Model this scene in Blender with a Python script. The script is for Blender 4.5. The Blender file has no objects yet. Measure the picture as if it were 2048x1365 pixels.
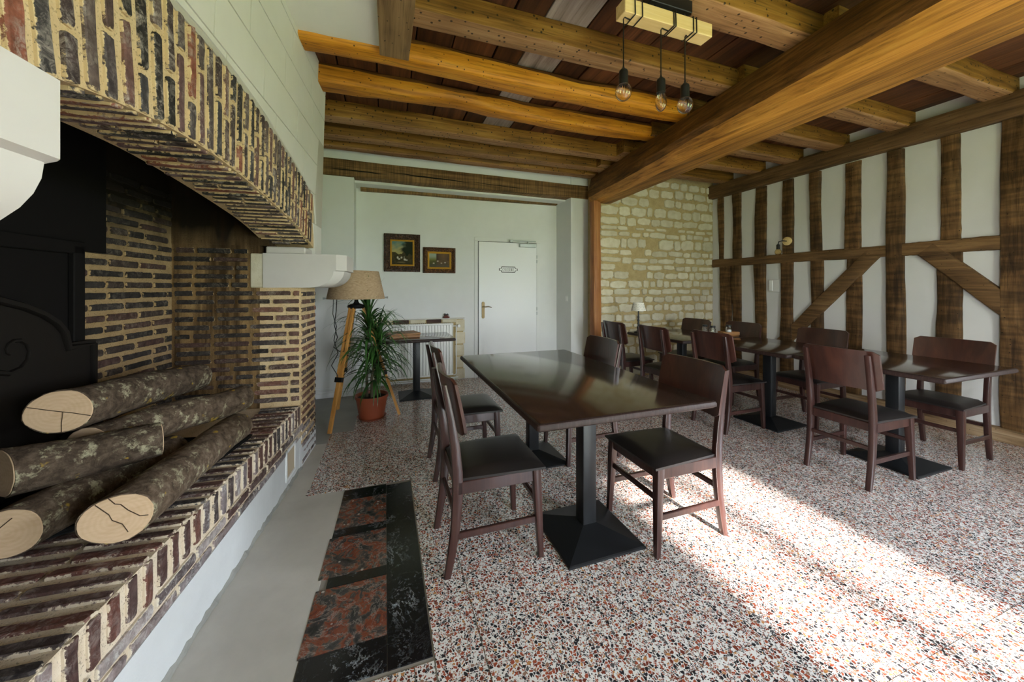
import bpy, bmesh, math, random
from mathutils import Vector, Matrix, Euler

R = math.radians
SC = bpy.context.scene
COL = SC.collection
rnd = random.Random(11)

# ------------------------------------------------------------------ camera
cam_d = bpy.data.cameras.new('camera')
cam_d.sensor_width = 36.0
cam_d.lens = 725.0 / 2048.0 * 36.0
cam_d.shift_y = -(1365 / 2 - 577.0) / 2048.0
cam_d.clip_start = 0.02
cam = bpy.data.objects.new('camera', cam_d)
COL.objects.link(cam)
cam.location = (0, 0, 1.3)
cam.rotation_euler = (R(90), 0, -R(19.31))
SC.camera = cam

# ------------------------------------------------------------------ world: bright hazy sky over a lawn
SKY = 28.0
w = bpy.data.worlds.new('world')
SC.world = w
w.use_nodes = True
nt = w.node_tree
nt.nodes.clear()
wo = nt.nodes.new('ShaderNodeOutputWorld')
bg = nt.nodes.new('ShaderNodeBackground')
tc = nt.nodes.new('ShaderNodeTexCoord')
sep = nt.nodes.new('ShaderNodeSeparateXYZ')
rp = nt.nodes.new('ShaderNodeValToRGB')
mp = nt.nodes.new('ShaderNodeMapRange')
mp.inputs['From Min'].default_value = -1
nt.links.new(tc.outputs['Generated'], sep.inputs[0])
nt.links.new(sep.outputs['Z'], mp.inputs['Value'])
nt.links.new(mp.outputs['Result'], rp.inputs['Fac'])
e = rp.color_ramp.elements
e[0].position = 0.0; e[0].color = (0.23, 0.31, 0.10, 1)
e[1].position = 1.0; e[1].color = (0.62, 0.78, 1.0, 1)
k = e.new(0.47); k.color = (0.29, 0.38, 0.14, 1)
k = e.new(0.51); k.color = (0.88, 0.95, 1.0, 1)
bg.inputs['Strength'].default_value = SKY
nt.links.new(rp.outputs['Color'], bg.inputs['Color'])
nt.links.new(bg.outputs[0], wo.inputs[0])

# sun, low behind the camera, through the garden door
sd = bpy.data.lights.new('sun', 'SUN')
sd.energy = 25.0
sd.angle = R(3.5)
sd.color = (1.0, 0.93, 0.82)
sun = bpy.data.objects.new('sun', sd)
COL.objects.link(sun)
SUN_EL = 27.0
_dir = Vector((-0.03, 1.0, -math.tan(R(SUN_EL)) * 1.008))
sun.rotation_euler = _dir.to_track_quat('-Z', 'Y').to_euler()

# daylight portals in the openings (they only guide sampling of the sky)
def portal(name, loc, rot, sx, sy):
    d = bpy.data.lights.new(name, 'AREA')
    d.shape = 'RECTANGLE'; d.size = sx; d.size_y = sy
    d.cycles.is_portal = True
    o = bpy.data.objects.new(name, d)
    o.location = loc; o.rotation_euler = rot
    COL.objects.link(o)
FY = -1.9      # inner face of the wall behind the camera
DX0, DX1, DZ = 1.50, 2.48, 2.2          # garden door
W1 = (3.0, 4.2, 0.95, 2.15)             # window beside it
W2 = (-1.60, -0.25, 0.70, 2.35)          # window in the right wall, y range / z range
portal('portal_door', ((DX0+DX1)/2, FY-0.2, DZ/2), (R(90), 0, 0), DX1-DX0, DZ)
W3_ADDED = (-1.65, -0.85, 1.10, 2.30)          # unseen opening added in the left wall to brighten the right wall
portal('portal_added_left', (-1.0, (W3_ADDED[0]+W3_ADDED[1])/2, (W3_ADDED[2]+W3_ADDED[3])/2), (0, -R(90), 0), W3_ADDED[3]-W3_ADDED[2], W3_ADDED[1]-W3_ADDED[0])
portal('portal_window', (5.2, (W2[0]+W2[1])/2, (W2[2]+W2[3])/2), (0, R(90), 0), W2[3]-W2[2], W2[1]-W2[0])

# ------------------------------------------------------------------ exposure
vs = SC.view_settings
vs.view_transform = 'Standard'
try: vs.look = 'None'
except Exception: pass
vs.exposure = 0.6
vs.gamma = 1.0
vs.use_curve_mapping = False

# ================================================================== helpers
def link(o): COL.objects.link(o)

def finish(name, bm, mat, parent=None, smooth=None, recalc=True):
    if recalc:
        bmesh.ops.recalc_face_normals(bm, faces=bm.faces)
    me = bpy.data.meshes.new(name)
    bm.to_mesh(me); bm.free()
    if mat is not None:
        for m in (mat if isinstance(mat, (list, tuple)) else [mat]): me.materials.append(m)
    if smooth is not None:
        me.polygons.foreach_set('use_smooth', [True]*len(me.polygons))
        if smooth < 180: me.set_sharp_from_angle(angle=R(smooth))
    o = bpy.data.objects.new(name, me)
    link(o)
    if parent is not None: o.parent = parent
    return o

def tag(o, label=None, cat=None, group=None, kind=None):
    if label: o['label'] = label
    if cat: o['category'] = cat
    if group: o['group'] = group
    if kind: o['kind'] = kind
    return o

def empty(name, loc=(0,0,0), rz=0.0, label=None, cat=None, group=None):
    o = bpy.data.objects.new(name, None)
    o.empty_display_size = 0.1
    link(o)
    o.location = loc; o.rotation_euler = (0,0,rz)
    tag(o, label, cat, group)
    return o

def inst(name, me, parent, M):
    o = bpy.data.objects.new(name, me); link(o)
    o.parent = parent; o.matrix_local = M
    return o

def copy_tree(o, parent=None):
    c = o.copy(); link(c)
    c.parent = parent
    for ch in list(o.children): copy_tree(ch, c)
    return c

def sm(seed, n=4, k0=1.0, k1=6.0):
    r = random.Random(seed)
    t = [(r.uniform(.4,1)/(i*.5+1), r.uniform(k0,k1)*(i*.6+1), r.uniform(0,6.28)) for i in range(n)]
    s = sum(a for a,_,_ in t)
    return lambda x: sum(a*math.sin(k*x+p) for a,k,p in t)/s

def B(bm, x0,x1,y0,y1,z0,z1, bev=0.0, M=None, seg=1):
    r = bmesh.ops.create_cube(bm, size=1.0)
    vs_ = r['verts']
    for v in vs_:
        v.co = Vector((x0+(v.co.x+.5)*(x1-x0), y0+(v.co.y+.5)*(y1-y0), z0+(v.co.z+.5)*(z1-z0)))
    if M is not None: bmesh.ops.transform(bm, matrix=M, verts=vs_)
    if bev > 0:
        es = list({e for v in vs_ for e in v.link_edges})
        bmesh.ops.bevel(bm, geom=es, offset=bev, segments=seg, profile=.5, affect='EDGES')

def box(name, x0,x1,y0,y1,z0,z1, mat, parent=None, bev=0.0, seg=1):
    bm = bmesh.new(); B(bm,x0,x1,y0,y1,z0,z1,bev,None,seg)
    return finish(name,bm,mat,parent)

def loft(bm, rings, closed=True, cap0=True, cap1=True):
    vr = [[bm.verts.new(p) for p in ring] for ring in rings]
    n = len(vr[0])
    for a,b in zip(vr,vr[1:]):
        for i in range(n if closed else n-1):
            j=(i+1)%n
            bm.faces.new((a[i],a[j],b[j],b[i]))
    if cap0: bm.faces.new(list(reversed(vr[0])))
    if cap1: bm.faces.new(vr[-1])
    return vr

def tube(bm, pts, rad, n=8, caps=True):
    pts=[Vector(p) for p in pts]
    if not isinstance(rad,(list,tuple)): rad=[rad]*len(pts)
    rings=[]; ref=None
    for i,p in enumerate(pts):
        d=(pts[min(i+1,len(pts)-1)]-pts[max(i-1,0)]).normalized()
        if ref is None:
            ref = Vector((0,0,1)) if abs(d.z)<.9 else Vector((1,0,0))
        u=(ref-d*ref.dot(d)).normalized(); v=d.cross(u); ref=u
        rings.append([p+rad[i]*(math.cos(t)*u+math.sin(t)*v) for t in [6.28318*k/n for k in range(n)]])
    loft(bm,rings,True,caps,caps)

def lathe(bm, prof, n=24, c=(0,0,0), cap0=False, cap1=False):
    c=Vector(c)
    rings=[[c+Vector((r*math.cos(6.28318*k/n), r*math.sin(6.28318*k/n), z)) for k in range(n)] for r,z in prof]
    loft(bm,rings,True,cap0,cap1)

def prism(bm, poly, axis, a, b):
    """poly = list of 2D points in the plane normal to axis, extruded from a to b"""
    def P(p,t):
        return {'X':(t,p[0],p[1]),'Y':(p[0],t,p[1]),'Z':(p[0],p[1],t)}[axis]
    loft(bm,[[P(p,a) for p in poly],[P(p,b) for p in poly]])

def rrect(w,h,r,n=3):
    pts=[]
    for cx,cy,a0 in ((w/2-r,h/2-r,0),(-w/2+r,h/2-r,90),(-w/2+r,-h/2+r,180),(w/2-r,-h/2+r,270)):
        for k in range(n):
            a=R(a0+90*k/(n-1)); pts.append((cx+r*math.cos(a), cy+r*math.sin(a)))
    return pts

def timber(bm, p0, p1, w, h, seed=0, seg=16, jit=.006, rc=.012, up=(0,0,1), bow=0.0, wave=0.0, n=3):
    """squared old timber from p0 to p1 (centre line), w across, h along up, edges uneven"""
    p0=Vector(p0); p1=Vector(p1); d=(p1-p0).normalized(); L=(p1-p0).length
    up=Vector(up); up=(up-d*up.dot(d)).normalized(); side=d.cross(up)
    base=rrect(1,1,.001,n); npt=len(base)
    fs=[sm(seed*31+i,4,1.5,5) for i in range(4)]
    fw=sm(seed*17+5,3,.8,2.5); fb=sm(seed*13+3,3,.8,2.5)
    r=random.Random(seed)
    rings=[]
    for k in range(seg+1):
        t=L*k/seg
        ww=w+jit*2*fs[0](t)+wave*fs[1](t); hh=h+jit*2*fs[2](t)
        rcc=rc*(1+.6*fs[3](t))
        c=p0+d*t+side*(fw(t)*jit+wave*.6*fb(t))+up*(fb(t)*jit+bow*math.sin(math.pi*k/seg))
        ring=[]
        for (x,y) in rrect(ww,hh,max(.003,rcc),n):
            ring.append(c+side*(x+r.uniform(-1,1)*jit*.35)+up*(y+r.uniform(-1,1)*jit*.35))
        rings.append(ring)
    loft(bm,rings)

# ================================================================== materials
class NT:
    def __init__(s,name):
        s.m=bpy.data.materials.new(name); s.m.use_nodes=True
        s.t=s.m.node_tree; s.b=s.t.nodes['Principled BSDF']; s._tc=None; s._pos=None
    def n(s,typ,**kw):
        nd=s.t.nodes.new(typ)
        for k,v in kw.items():
            if k.startswith('_'): setattr(nd,k[1:],v)
        for k,v in kw.items():
            if not k.startswith('_'):
                key=k.replace('__',' ')
                if isinstance(v,bpy.types.NodeSocket): s.t.links.new(v,nd.inputs[key])
                else: nd.inputs[key].default_value=v
        return nd
    def link(s,a,b): s.t.links.new(a,b)
    def obj(s):
        if not s._tc: s._tc=s.t.nodes.new('ShaderNodeTexCoord')
        return s._tc.outputs['Object']
    def pos(s):
        if not s._pos: s._pos=s.t.nodes.new('ShaderNodeNewGeometry')
        return s._pos.outputs['Position']
    def rand(s):
        return s.t.nodes.new('ShaderNodeObjectInfo').outputs['Random']
    def map(s,src,scale=(1,1,1),rot=(0,0,0),loc=(0,0,0)):
        nd=s.t.nodes.new('ShaderNodeMapping'); s.link(src,nd.inputs['Vector'])
        nd.inputs['Scale'].default_value=scale; nd.inputs['Rotation'].default_value=rot; nd.inputs['Location'].default_value=loc
        return nd.outputs[0]
    def noise(s,vec,scale=5,detail=4,rough=.55,dist=0.0):
        nd=s.t.nodes.new('ShaderNodeTexNoise'); s.link(vec,nd.inputs['Vector'])
        nd.inputs['Scale'].default_value=scale; nd.inputs['Detail'].default_value=detail
        nd.inputs['Roughness'].default_value=rough; nd.inputs['Distortion'].default_value=dist
        return nd.outputs['Fac']
    def vor(s,vec,scale,feature='F1',rnd_=1.0):
        nd=s.t.nodes.new('ShaderNodeTexVoronoi'); nd.feature=feature; s.link(vec,nd.inputs['Vector'])
        nd.inputs['Scale'].default_value=scale; nd.inputs['Randomness'].default_value=rnd_
        return nd
    def ramp(s,fac,stops,interp='LINEAR'):
        nd=s.t.nodes.new('ShaderNodeValToRGB'); s.link(fac,nd.inputs['Fac'])
        cr=nd.color_ramp; cr.interpolation=interp
        while len(cr.elements)<len(stops): cr.elements.new(.5)
        for e_,(p,c) in zip(cr.elements,stops):
            e_.position=p
            e_.color=(c,c,c,1) if isinstance(c,(int,float)) else (c[0],c[1],c[2],1)
        return nd.outputs['Color']
    def mix(s,fac,a,b,blend='MIX'):
        nd=s.t.nodes.new('ShaderNodeMix'); nd.data_type='RGBA'; nd.blend_type=blend
        for v,i in ((fac,0),(a,6),(b,7)):
            if isinstance(v,bpy.types.NodeSocket): s.link(v,nd.inputs[i])
            elif i==0: nd.inputs[0].default_value=v
            else: nd.inputs[i].default_value=(v[0],v[1],v[2],1)
        return nd.outputs[2]
    def math(s,op,a,b=0.0):
        nd=s.t.nodes.new('ShaderNodeMath'); nd.operation=op
        for v,i in ((a,0),(b,1)):
            if isinstance(v,bpy.types.NodeSocket): s.link(v,nd.inputs[i])
            else: nd.inputs[i].default_value=v
        return nd.outputs[0]
    def bump(s,h,strength=.3,dist=.01):
        nd=s.t.nodes.new('ShaderNodeBump'); s.link(h,nd.inputs['Height'])
        nd.inputs['Strength'].default_value=strength; nd.inputs['Distance'].default_value=dist
        s.link(nd.outputs[0],s.b.inputs['Normal'])
    def col(s,c):
        if isinstance(c,bpy.types.NodeSocket): s.link(c,s.b.inputs['Base Color'])
        else: s.b.inputs['Base Color'].default_value=(c[0],c[1],c[2],1)
        return s
    def set(s,**kw):
        for k,v in kw.items(): s.b.inputs[k.replace('__',' ')].default_value=v
        return s

def plain(name,c,rough=.5,metal=0.0,spec=.5):
    s=NT(name); s.col(c); s.set(Roughness=rough,Metallic=metal)
    s.b.inputs['Specular IOR Level'].default_value=spec
    return s.m

def wood(name, dark, mid, light, axis='X', fine=22, along=1.6, rough=.6, bump=.35, holes=0.0, var=.35, coat=0.0, saw=0.0, spec=.35, streak=.45, sawk=60):
    s=NT(name)
    sc={'X':(along,fine,fine),'Y':(fine,along,fine),'Z':(fine,fine,along)}[axis]
    r=s.rand()
    off=s.n('ShaderNodeVectorMath',_operation='ADD')
    s.link(s.obj(),off.inputs[0])
    cmb=s.n('ShaderNodeCombineXYZ'); r9=s.math('MULTIPLY',r,37.0)
    for i in range(3): s.link(r9,cmb.inputs[i])
    s.link(cmb.outputs[0],off.inputs[1])
    v=s.map(off.outputs[0],sc)
    n1=s.noise(v,1.0,6,.6,.6)
    n2=s.noise(off.outputs[0],2.3,3,.5)
    f=s.math('ADD',s.math('MULTIPLY',n1,.7),s.math('MULTIPLY',n2,.3))
    c=s.ramp(f,[(.33,dark),(.5,mid),(.66,light)])
    if var>0:
        bc=s.ramp(r,[(0,1-var),(1,1+var*.5)])
        c=s.mix(1.0,c,bc,'MULTIPLY')
    fg=s.noise(s.map(off.outputs[0],tuple(q*(2.2 if q>5 else 1.0) for q in sc)),1.6,4,.7,.3)
    c=s.mix(1.0,c,s.ramp(fg,[(.30,1-streak),(.46,1.0),(.70,1.0+streak*.25)]),'MULTIPLY')
    h=s.math('ADD',n1,s.math('MULTIPLY',fg,.5))
    if saw>0:
        sw=s.noise(s.map(s.obj(),(sawk if axis=='X' else 3,sawk if axis=='Y' else 3,3 if axis!='Z' else sawk),(0,R(25 if axis!='Z' else 6),0)),1.0,2,.5)
        sf=s.ramp(sw,[(.40,1-saw),(.62,1.0)])
        c=s.mix(1.0,c,sf,'MULTIPLY')
    if holes>0:
        vo=s.vor(off.outputs[0],22)
        dm=s.ramp(vo.outputs['Distance'],[(.10*holes,0.12),(.16*holes,1.0)])
        c=s.mix(1.0,c,dm,'MULTIPLY')
    s.col(c); s.set(Roughness=rough); s.b.inputs['Specular IOR Level'].default_value=spec
    if coat: s.set(**{'Coat__Weight':coat,'Coat__Roughness':.12})
    if bump: s.bump(h,bump,.006)
    return s.m

def plaster(name,c,rough=.85,bump=.08,var=.04):
    s=NT(name)
    n=s.noise(s.pos(),3.0,4,.6)
    s.col(s.ramp(n,[(.3,[x*(1-var) for x in c]),(.7,[min(1,x*(1+var*.5)) for x in c])]))
    s.set(Roughness=rough); s.b.inputs['Specular IOR Level'].default_value=.25
    s.bump(s.noise(s.pos(),30,4,.6),bump,.004)
    return s.m

def brickmat(name, cols, lime=.45, limec=(.52,.42,.33), rough=.75, soot=None, edge=(.62,.47,.28), er=.80):
    s=NT(name)
    r=s.rand()
    n=len(cols)
    c=s.ramp(r,[(i/n,cols[i]) for i in range(n)],'CONSTANT')
    n0=s.noise(s.pos(),30,6,.7)
    c=s.mix(1.0,c,s.ramp(n0,[(.3,.45),(.7,1.45)]),'MULTIPLY')
    n1=s.noise(s.pos(),34,7,.8,.8)
    n2=s.noise(s.pos(),7,3,.6)
    lf=s.math('MULTIPLY',s.ramp(n1,[(.47,0.0),(.62,1.0)]),s.ramp(n2,[(.40,0.05),(.62,lime)]))
    c=s.mix(lf,c,limec)
    # mortar smeared over the arrises
    sp=s.n('ShaderNodeSeparateXYZ'); s.link(s.obj(),sp.inputs[0])
    ex=s.math('POWER',s.math('MULTIPLY',s.math('ABSOLUTE',sp.outputs['X']),2.0),6.0)
    ez=s.math('POWER',s.math('MULTIPLY',s.math('ABSOLUTE',sp.outputs['Z']),2.0),2.0)
    ee=s.math('ADD',s.math('MAXIMUM',ex,ez),s.math('MULTIPLY',s.math('SUBTRACT',s.noise(s.pos(),55,5,.75),.5),1.5))
    c=s.mix(s.ramp(ee,[(er,0.0),(er+.12,1.0)]),c,edge)
    if soot:
        z0,z1=soot
        sp=s.n('ShaderNodeSeparateXYZ'); s.link(s.pos(),sp.inputs[0])
        zz=s.math('ADD',sp.outputs['Z'],s.math('MULTIPLY',s.noise(s.map(s.pos(),(6,6,1.0)),1,3),.35))
        f=s.n('ShaderNodeMapRange'); s.link(zz,f.inputs['Value'])
        f.inputs['From Min'].default_value=z0; f.inputs['From Max'].default_value=z1
        c=s.mix(f.outputs[0],c,(.012,.009,.007))
    s.col(c); s.set(Roughness=rough); s.b.inputs['Specular IOR Level'].default_value=.3
    s.bump(n0,.6,.006)
    return s.m

def mortarmat(name,c0,c1,soot=None,stain=None):
    s=NT(name)
    n=s.noise(s.pos(),14,6,.7); n2=s.noise(s.pos(),160,2,.6)
    c=s.ramp(n,[(.3,c0),(.7,c1)])
    c=s.mix(1.0,c,s.ramp(n2,[(.33,.55),(.42,1.0)]),'MULTIPLY')
    if soot:
        z0,z1=soot
        sp=s.n('ShaderNodeSeparateXYZ'); s.link(s.pos(),sp.inputs[0])
        zz=s.math('ADD',sp.outputs['Z'],s.math('MULTIPLY',s.noise(s.map(s.pos(),(7,7,.8)),1,3),.4))
        f=s.n('ShaderNodeMapRange'); s.link(zz,f.inputs['Value'])
        f.inputs['From Min'].default_value=z0; f.inputs['From Max'].default_value=z1
        c=s.mix(f.outputs[0],c,(.014,.010,.007))
    if stain:   # tar runs on the jamb
        st=s.noise(s.map(s.pos(),(14,14,.7)),1,4,.6,.2)
        c=s.mix(s.ramp(st,[(.42,0.0),(.62,.85)]),c,stain)
    s.col(c); s.set(Roughness=.92); s.b.inputs['Specular IOR Level'].default_value=.15
    s.bump(n2,.4,.004)
    return s.m

def terrazzo():
    s=NT('terrazzo')
    p=s.pos()
    v=s.n('ShaderNodeTexNoise'); s.link(p,v.inputs['Vector']); v.inputs['Scale'].default_value=60; v.inputs['Detail'].default_value=1
    wv=s.mix(.006,p,v.outputs['Color'],'ADD')
    base=(.80,.76,.745)
    def chips(scale,edge,thr,cols):
        a=s.vor(wv,scale); d=s.vor(wv,scale,'DISTANCE_TO_EDGE')
        sp=s.n('ShaderNodeSeparateColor'); s.link(a.outputs['Color'],sp.inputs[0])
        cc=s.ramp(sp.outputs[0],cols,'CONSTANT')
        m1=s.ramp(d.outputs['Distance'],[(edge,0.0),(edge+.03,1.0)])
        m2=s.math('GREATER_THAN',sp.outputs[1],thr)
        return cc,s.math('MULTIPLY',m1,m2)
    big=[(0,(.028,.027,.032)),(.30,(.18,.045,.028)),(.5,(.36,.085,.045)),(.72,(.30,.17,.12)),(.82,(.10,.095,.10)),(.93,(.52,.24,.09))]
    c2,m2=chips(165,.09,.45,big)
    c1,m1=chips(82,.10,.38,big)
    c=s.mix(m2,base,c2)
    c=s.mix(m1,c,c1)
    n=s.noise(p,2.2,4,.6)
    c=s.mix(1.0,c,s.ramp(n,[(.3,.88),(.7,1.03)]),'MULTIPLY')
    s.col(c); s.set(Roughness=.17); s.b.inputs['Specular IOR Level'].default_value=.6
    return s.m

def marble(name,red=False):
    s=NT(name); p=s.pos()
    n=s.noise(p,7,9,.72,.5)
    vein=s.ramp(s.math('ABSOLUTE',s.math('SUBTRACT',n,.5)),[(0,.65),(.006,.25),(.016,0.0)])
    big=s.ramp(s.noise(p,5,4,.6),[(.50,0.05),(.70,1.0)])
    if red:
        a=s.noise(p,15,8,.66,.7)
        c=s.ramp(a,[(.36,(.026,.025,.026)),(.46,(.055,.050,.049)),(.50,(.13,.085,.070)),(.525,(.21,.060,.032)),(.575,(.17,.045,.025)),(.61,(.045,.040,.040)),(.68,(.15,.12,.105))])
        vo=s.vor(p,24); c=s.mix(s.math('MULTIPLY',s.ramp(vo.outputs['Distance'],[(.12,1.0),(.18,0.0)]),s.ramp(s.noise(p,9,2),[(.52,0.0),(.58,.85)])),c,(.52,.46,.42))
        c=s.mix(vein,c,(.40,.34,.31))
    else:
        c=(.007,.007,.009)
        c=s.mix(s.math('MULTIPLY',vein,big),c,(.75,.78,.82))
        n3=s.noise(p,42,6,.75,.2)
        c=s.mix(s.math('MULTIPLY',s.ramp(n3,[(.56,0.0),(.66,.75)]),big),c,(.42,.48,.54))
    s.col(c); s.set(Roughness=.16); s.b.inputs['Specular IOR Level'].default_value=.5
    return s.m

M={}
M['white_wall']=plaster('white_plaster',(.74,.75,.74))
M['panel']=plaster('limewash_panel',(.68,.66,.64),.9,.06)
M['white_ceiling']=plaster('white_ceiling',(.84,.82,.74))
M['block']=plaster('painted_limestone',(.71,.69,.65),.85,.12,.05)
M['block_joint']=plaster('limestone_joint',(.50,.47,.41),.9,.2)
M['corbel']=plaster('white_stone',(.60,.565,.54),.85,.12,.06)
M['plinth']=plaster('whitewash',(.64,.65,.66),.85,.4,.10)
M['concrete']=plaster('screed',(.56,.53,.49),.85,.35,.14)
M['fillet']=plaster('rough_screed',(.34,.335,.31),.95,.9,.35)
M['grout']=plaster('grout',(.30,.27,.24),.9,.1)
M['terrazzo']=terrazzo()
M['marble_black']=marble('black_marble')
M['marble_red']=marble('red_marble',True)
BK=[(.055,.036,.036),(.095,.058,.052),(.045,.040,.042),(.15,.075,.065),(.085,.062,.062),(.030,.027,.030),(.12,.085,.078),(.24,.080,.050),(.070,.054,.058),(.050,.046,.052),(.13,.070,.072),(.022,.019,.019)]
M['lintel_brick']=brickmat('lintel_brick',BK,.75,(.50,.43,.39),.75,None,(.64,.48,.28),.86)
M['hearth_brick']=brickmat('hearth_brick',[(.070,.034,.030),(.095,.043,.035),(.048,.032,.032),(.085,.047,.042),(.040,.033,.035),(.12,.046,.034)],.5,(.50,.44,.40),.75,None,(.62,.52,.40),.84)
M['hearth_white_brick']=brickmat('whitewashed_brick',[(.22,.17,.165),(.30,.25,.24),(.18,.145,.15),(.10,.075,.075)],.9,(.66,.63,.61),.75,None,(.66,.58,.47),.84)
M['jamb_brick']=brickmat('jamb_brick',[(.026,.020,.018),(.040,.027,.022),(.020,.017,.016),(.060,.031,.025),(.032,.026,.024)],.35,(.34,.28,.22),.8,(1.70,2.05),(.42,.29,.145),.90)
M['pier_brick']=brickmat('pier_brick',[(.085,.047,.038),(.13,.068,.055),(.050,.038,.036),(.17,.078,.055),(.08,.056,.052)],.6,(.52,.43,.35),.75,None,(.58,.43,.25),.88)
M['mortar']=mortarmat('ochre_mortar',(.58,.41,.22),(.70,.54,.34))
M['mortar_hearth']=mortarmat('pale_mortar',(.58,.46,.33),(.73,.63,.50))
M['mortar_jamb']=mortarmat('sooty_mortar',(.28,.185,.09),(.39,.275,.145),(1.66,2.0))
M['mortar_stained']=mortarmat('stained_mortar',(.22,.13,.055),(.33,.21,.095),(1.58,1.92),(.028,.014,.006))
M['soot']=plain('soot',(.010,.008,.007),.9,0,.2)
M['steel_black']=plain('blackened_steel',(.007,.006,.006),.75,0,.12)
M['cast_iron']=plain('cast_iron',(.009,.007,.006),.6,0,.2)
M['ash_iron']=plain('ash_iron',(.006,.006,.006),.7,0,.15)
s_=NT('wall_stone'); n_=s_.noise(s_.pos(),9,5,.6)
c_=s_.ramp(n_,[(.3,(.60,.53,.37)),(.55,(.70,.64,.49)),(.75,(.76,.71,.58))])
c_=s_.mix(1.0,c_,s_.ramp(s_.rand(),[(0,.86),(1,1.06)]),'MULTIPLY'); s_.col(c_); s_.set(Roughness=.9)
s_.bump(s_.noise(s_.pos(),45,5,.65),.5,.008); M['stone']=s_.m
M['stone_mortar']=mortarmat('stone_mortar',(.43,.32,.15),(.54,.42,.22))
# old timbers
M['joist']=wood('joist_oak',(.070,.030,.004),(.225,.102,.013),(.36,.185,.036),'X',26,1.3,.6,.6,1.3,.18,0,0,.35,.6)
M['joist_under_lit']=wood('joist_underside_lit',(.14,.066,.024),(.34,.175,.072),(.46,.27,.125),'X',26,1.3,.65,.4,1.3,.15,0,0,.3,.45)  # bottom faces scrubbed paler, partly the light on them put into the colour
M['joist_bark']=wood('waney_edge',(.045,.014,.003),(.14,.052,.010),(.30,.13,.025),'X',24,1.1,.7,.7,.6,.1,0,0,.3,.6)
M['beam_side']=wood('beam_heart',(.040,.016,.004),(.155,.064,.013),(.29,.132,.030),'Y',24,.8,.6,.6,0,.0,0,0,.3,.65)
M['beam_gold']=wood('beam_sapwood',(.16,.060,.008),(.46,.20,.030),(.62,.30,.055),'Y',30,.7,.5,.5,0,.0,0,0,.35,.5)
M['joist_gold']=wood('joist_gold',(.22,.070,.004),(.56,.215,.010),(.70,.32,.024),'X',20,1.2,.55,.6,.9,.10,0,0,.35,.6)
M['beam']=wood('beam_oak',(.075,.030,.006),(.28,.118,.018),(.48,.23,.042),'Y',24,.8,.55,.6,0,.0,0,0,.35,.65)
M['trimmer']=wood('trimmer_oak',(.10,.055,.022),(.24,.14,.06),(.33,.20,.09),'Y',24,1.2,.65,.4,.7,.1)
M['back_beam']=wood('sawn_beam',(.085,.042,.014),(.24,.130,.046),(.35,.20,.082),'X',24,1.3,.7,.5,.4,.1,0,.42,.3,.5,75)
M['board']=wood('ceiling_board',(.030,.011,.005),(.10,.036,.013),(.17,.065,.022),'Y',16,1.0,.6,.3,0,.45)
M['board_grey']=wood('grey_board',(.13,.10,.08),(.33,.27,.22),(.46,.39,.33),'Y',18,1.4,.75,.3,0,.1)
M['stud']=wood('stud_oak',(.050,.023,.008),(.145,.072,.024),(.25,.135,.052),'Z',20,2.2,.75,.7,.7,.25,0,.50,.3,.5,24)
M['stud_h']=wood('rail_oak',(.055,.027,.010),(.145,.075,.027),(.24,.135,.055),'Y',24,1.8,.75,.7,.6,.2)
M['post']=wood('post_oak',(.17,.055,.014),(.36,.135,.038),(.46,.20,.065),'Z',20,1.0,.5,.3,.4,0)
M['sill']=wood('sill_oak',(.12,.065,.028),(.28,.175,.09),(.40,.28,.17),'Y',22,1.5,.75,.6,.5,.1)
# furniture
M['chair_wood']=wood('dark_stained_beech',(.022,.0085,.0075),(.038,.0145,.0120),(.058,.023,.018),'Z',30,2.0,.30,.06,0,.10,.20,0,.4,.15)
M['chair_ply']=wood('stained_plywood',(.028,.0105,.008),(.048,.0170,.0125),(.078,.028,.018),'Z',12,2.0,.28,.04,0,.12,.30,0,.4,.15)
s_=NT('dark_leather'); s_.col((.014,.011,.0105)); s_.set(Roughness=.40); s_.b.inputs['Specular IOR Level'].default_value=.45
s_.bump(s_.noise(s_.obj(),300,2,.5),.06,.001); M['leather']=s_.m
M['table_top']=wood('wenge_top',(.022,.011,.009),(.030,.016,.013),(.044,.024,.018),'Y',60,2.5,.15,.008,0,.05,.5,0,.4,.15)
M['table_edge']=wood('table_edge',(.020,.011,.010),(.032,.018,.016),(.052,.030,.027),'Z',110,2.0,.5,.05,0,.05,0,0,.2,.4)
M['black_metal']=plain('black_powder_coat',(.008,.0085,.010),.42,0,.4)
M['black_plastic']=plain('black_plastic',(.008,.008,.008),.45)
M['pine']=wood('pine_leg',(.50,.22,.05),(.62,.30,.08),(.70,.38,.13),'Z',30,1.2,.45,.1,0,.0,0,0,.35,.12)
M['pale_pine']=wood('pale_pine',(.66,.44,.17),(.74,.52,.23),(.80,.60,.30),'X',40,1.5,.5,.05,0,0,0,0,.35,.10)
s_=NT('burlap'); wv=s_.n('ShaderNodeTexWave'); s_.link(s_.obj(),wv.inputs['Vector']); wv.bands_direction='Z'
wv.inputs['Scale'].default_value=90; wv.inputs['Distortion'].default_value=2
s_.col(s_.mix(s_.ramp(s_.noise(s_.map(s_.obj(),(40,40,160)),1,3),[(.35,0.0),(.65,1.0)]),(.36,.24,.14),(.50,.36,.23))); s_.set(Roughness=.95)
s_.bump(wv.outputs['Fac'],.25,.002); M['burlap']=s_.m
M['terracotta']=plain('terracotta_plastic',(.30,.068,.028),.45)
M['soil']=plain('soil',(.03,.02,.014),.95)
s_=NT('leaf'); s_.col(s_.mix(1.0,s_.ramp(s_.noise(s_.obj(),9,2),[(.35,(.022,.075,.016)),(.65,(.055,.150,.032))]),s_.ramp(s_.rand(),[(0,.65),(1,1.3)]),'MULTIPLY')); s_.set(Roughness=.38); M['leaf']=s_.m
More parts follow.
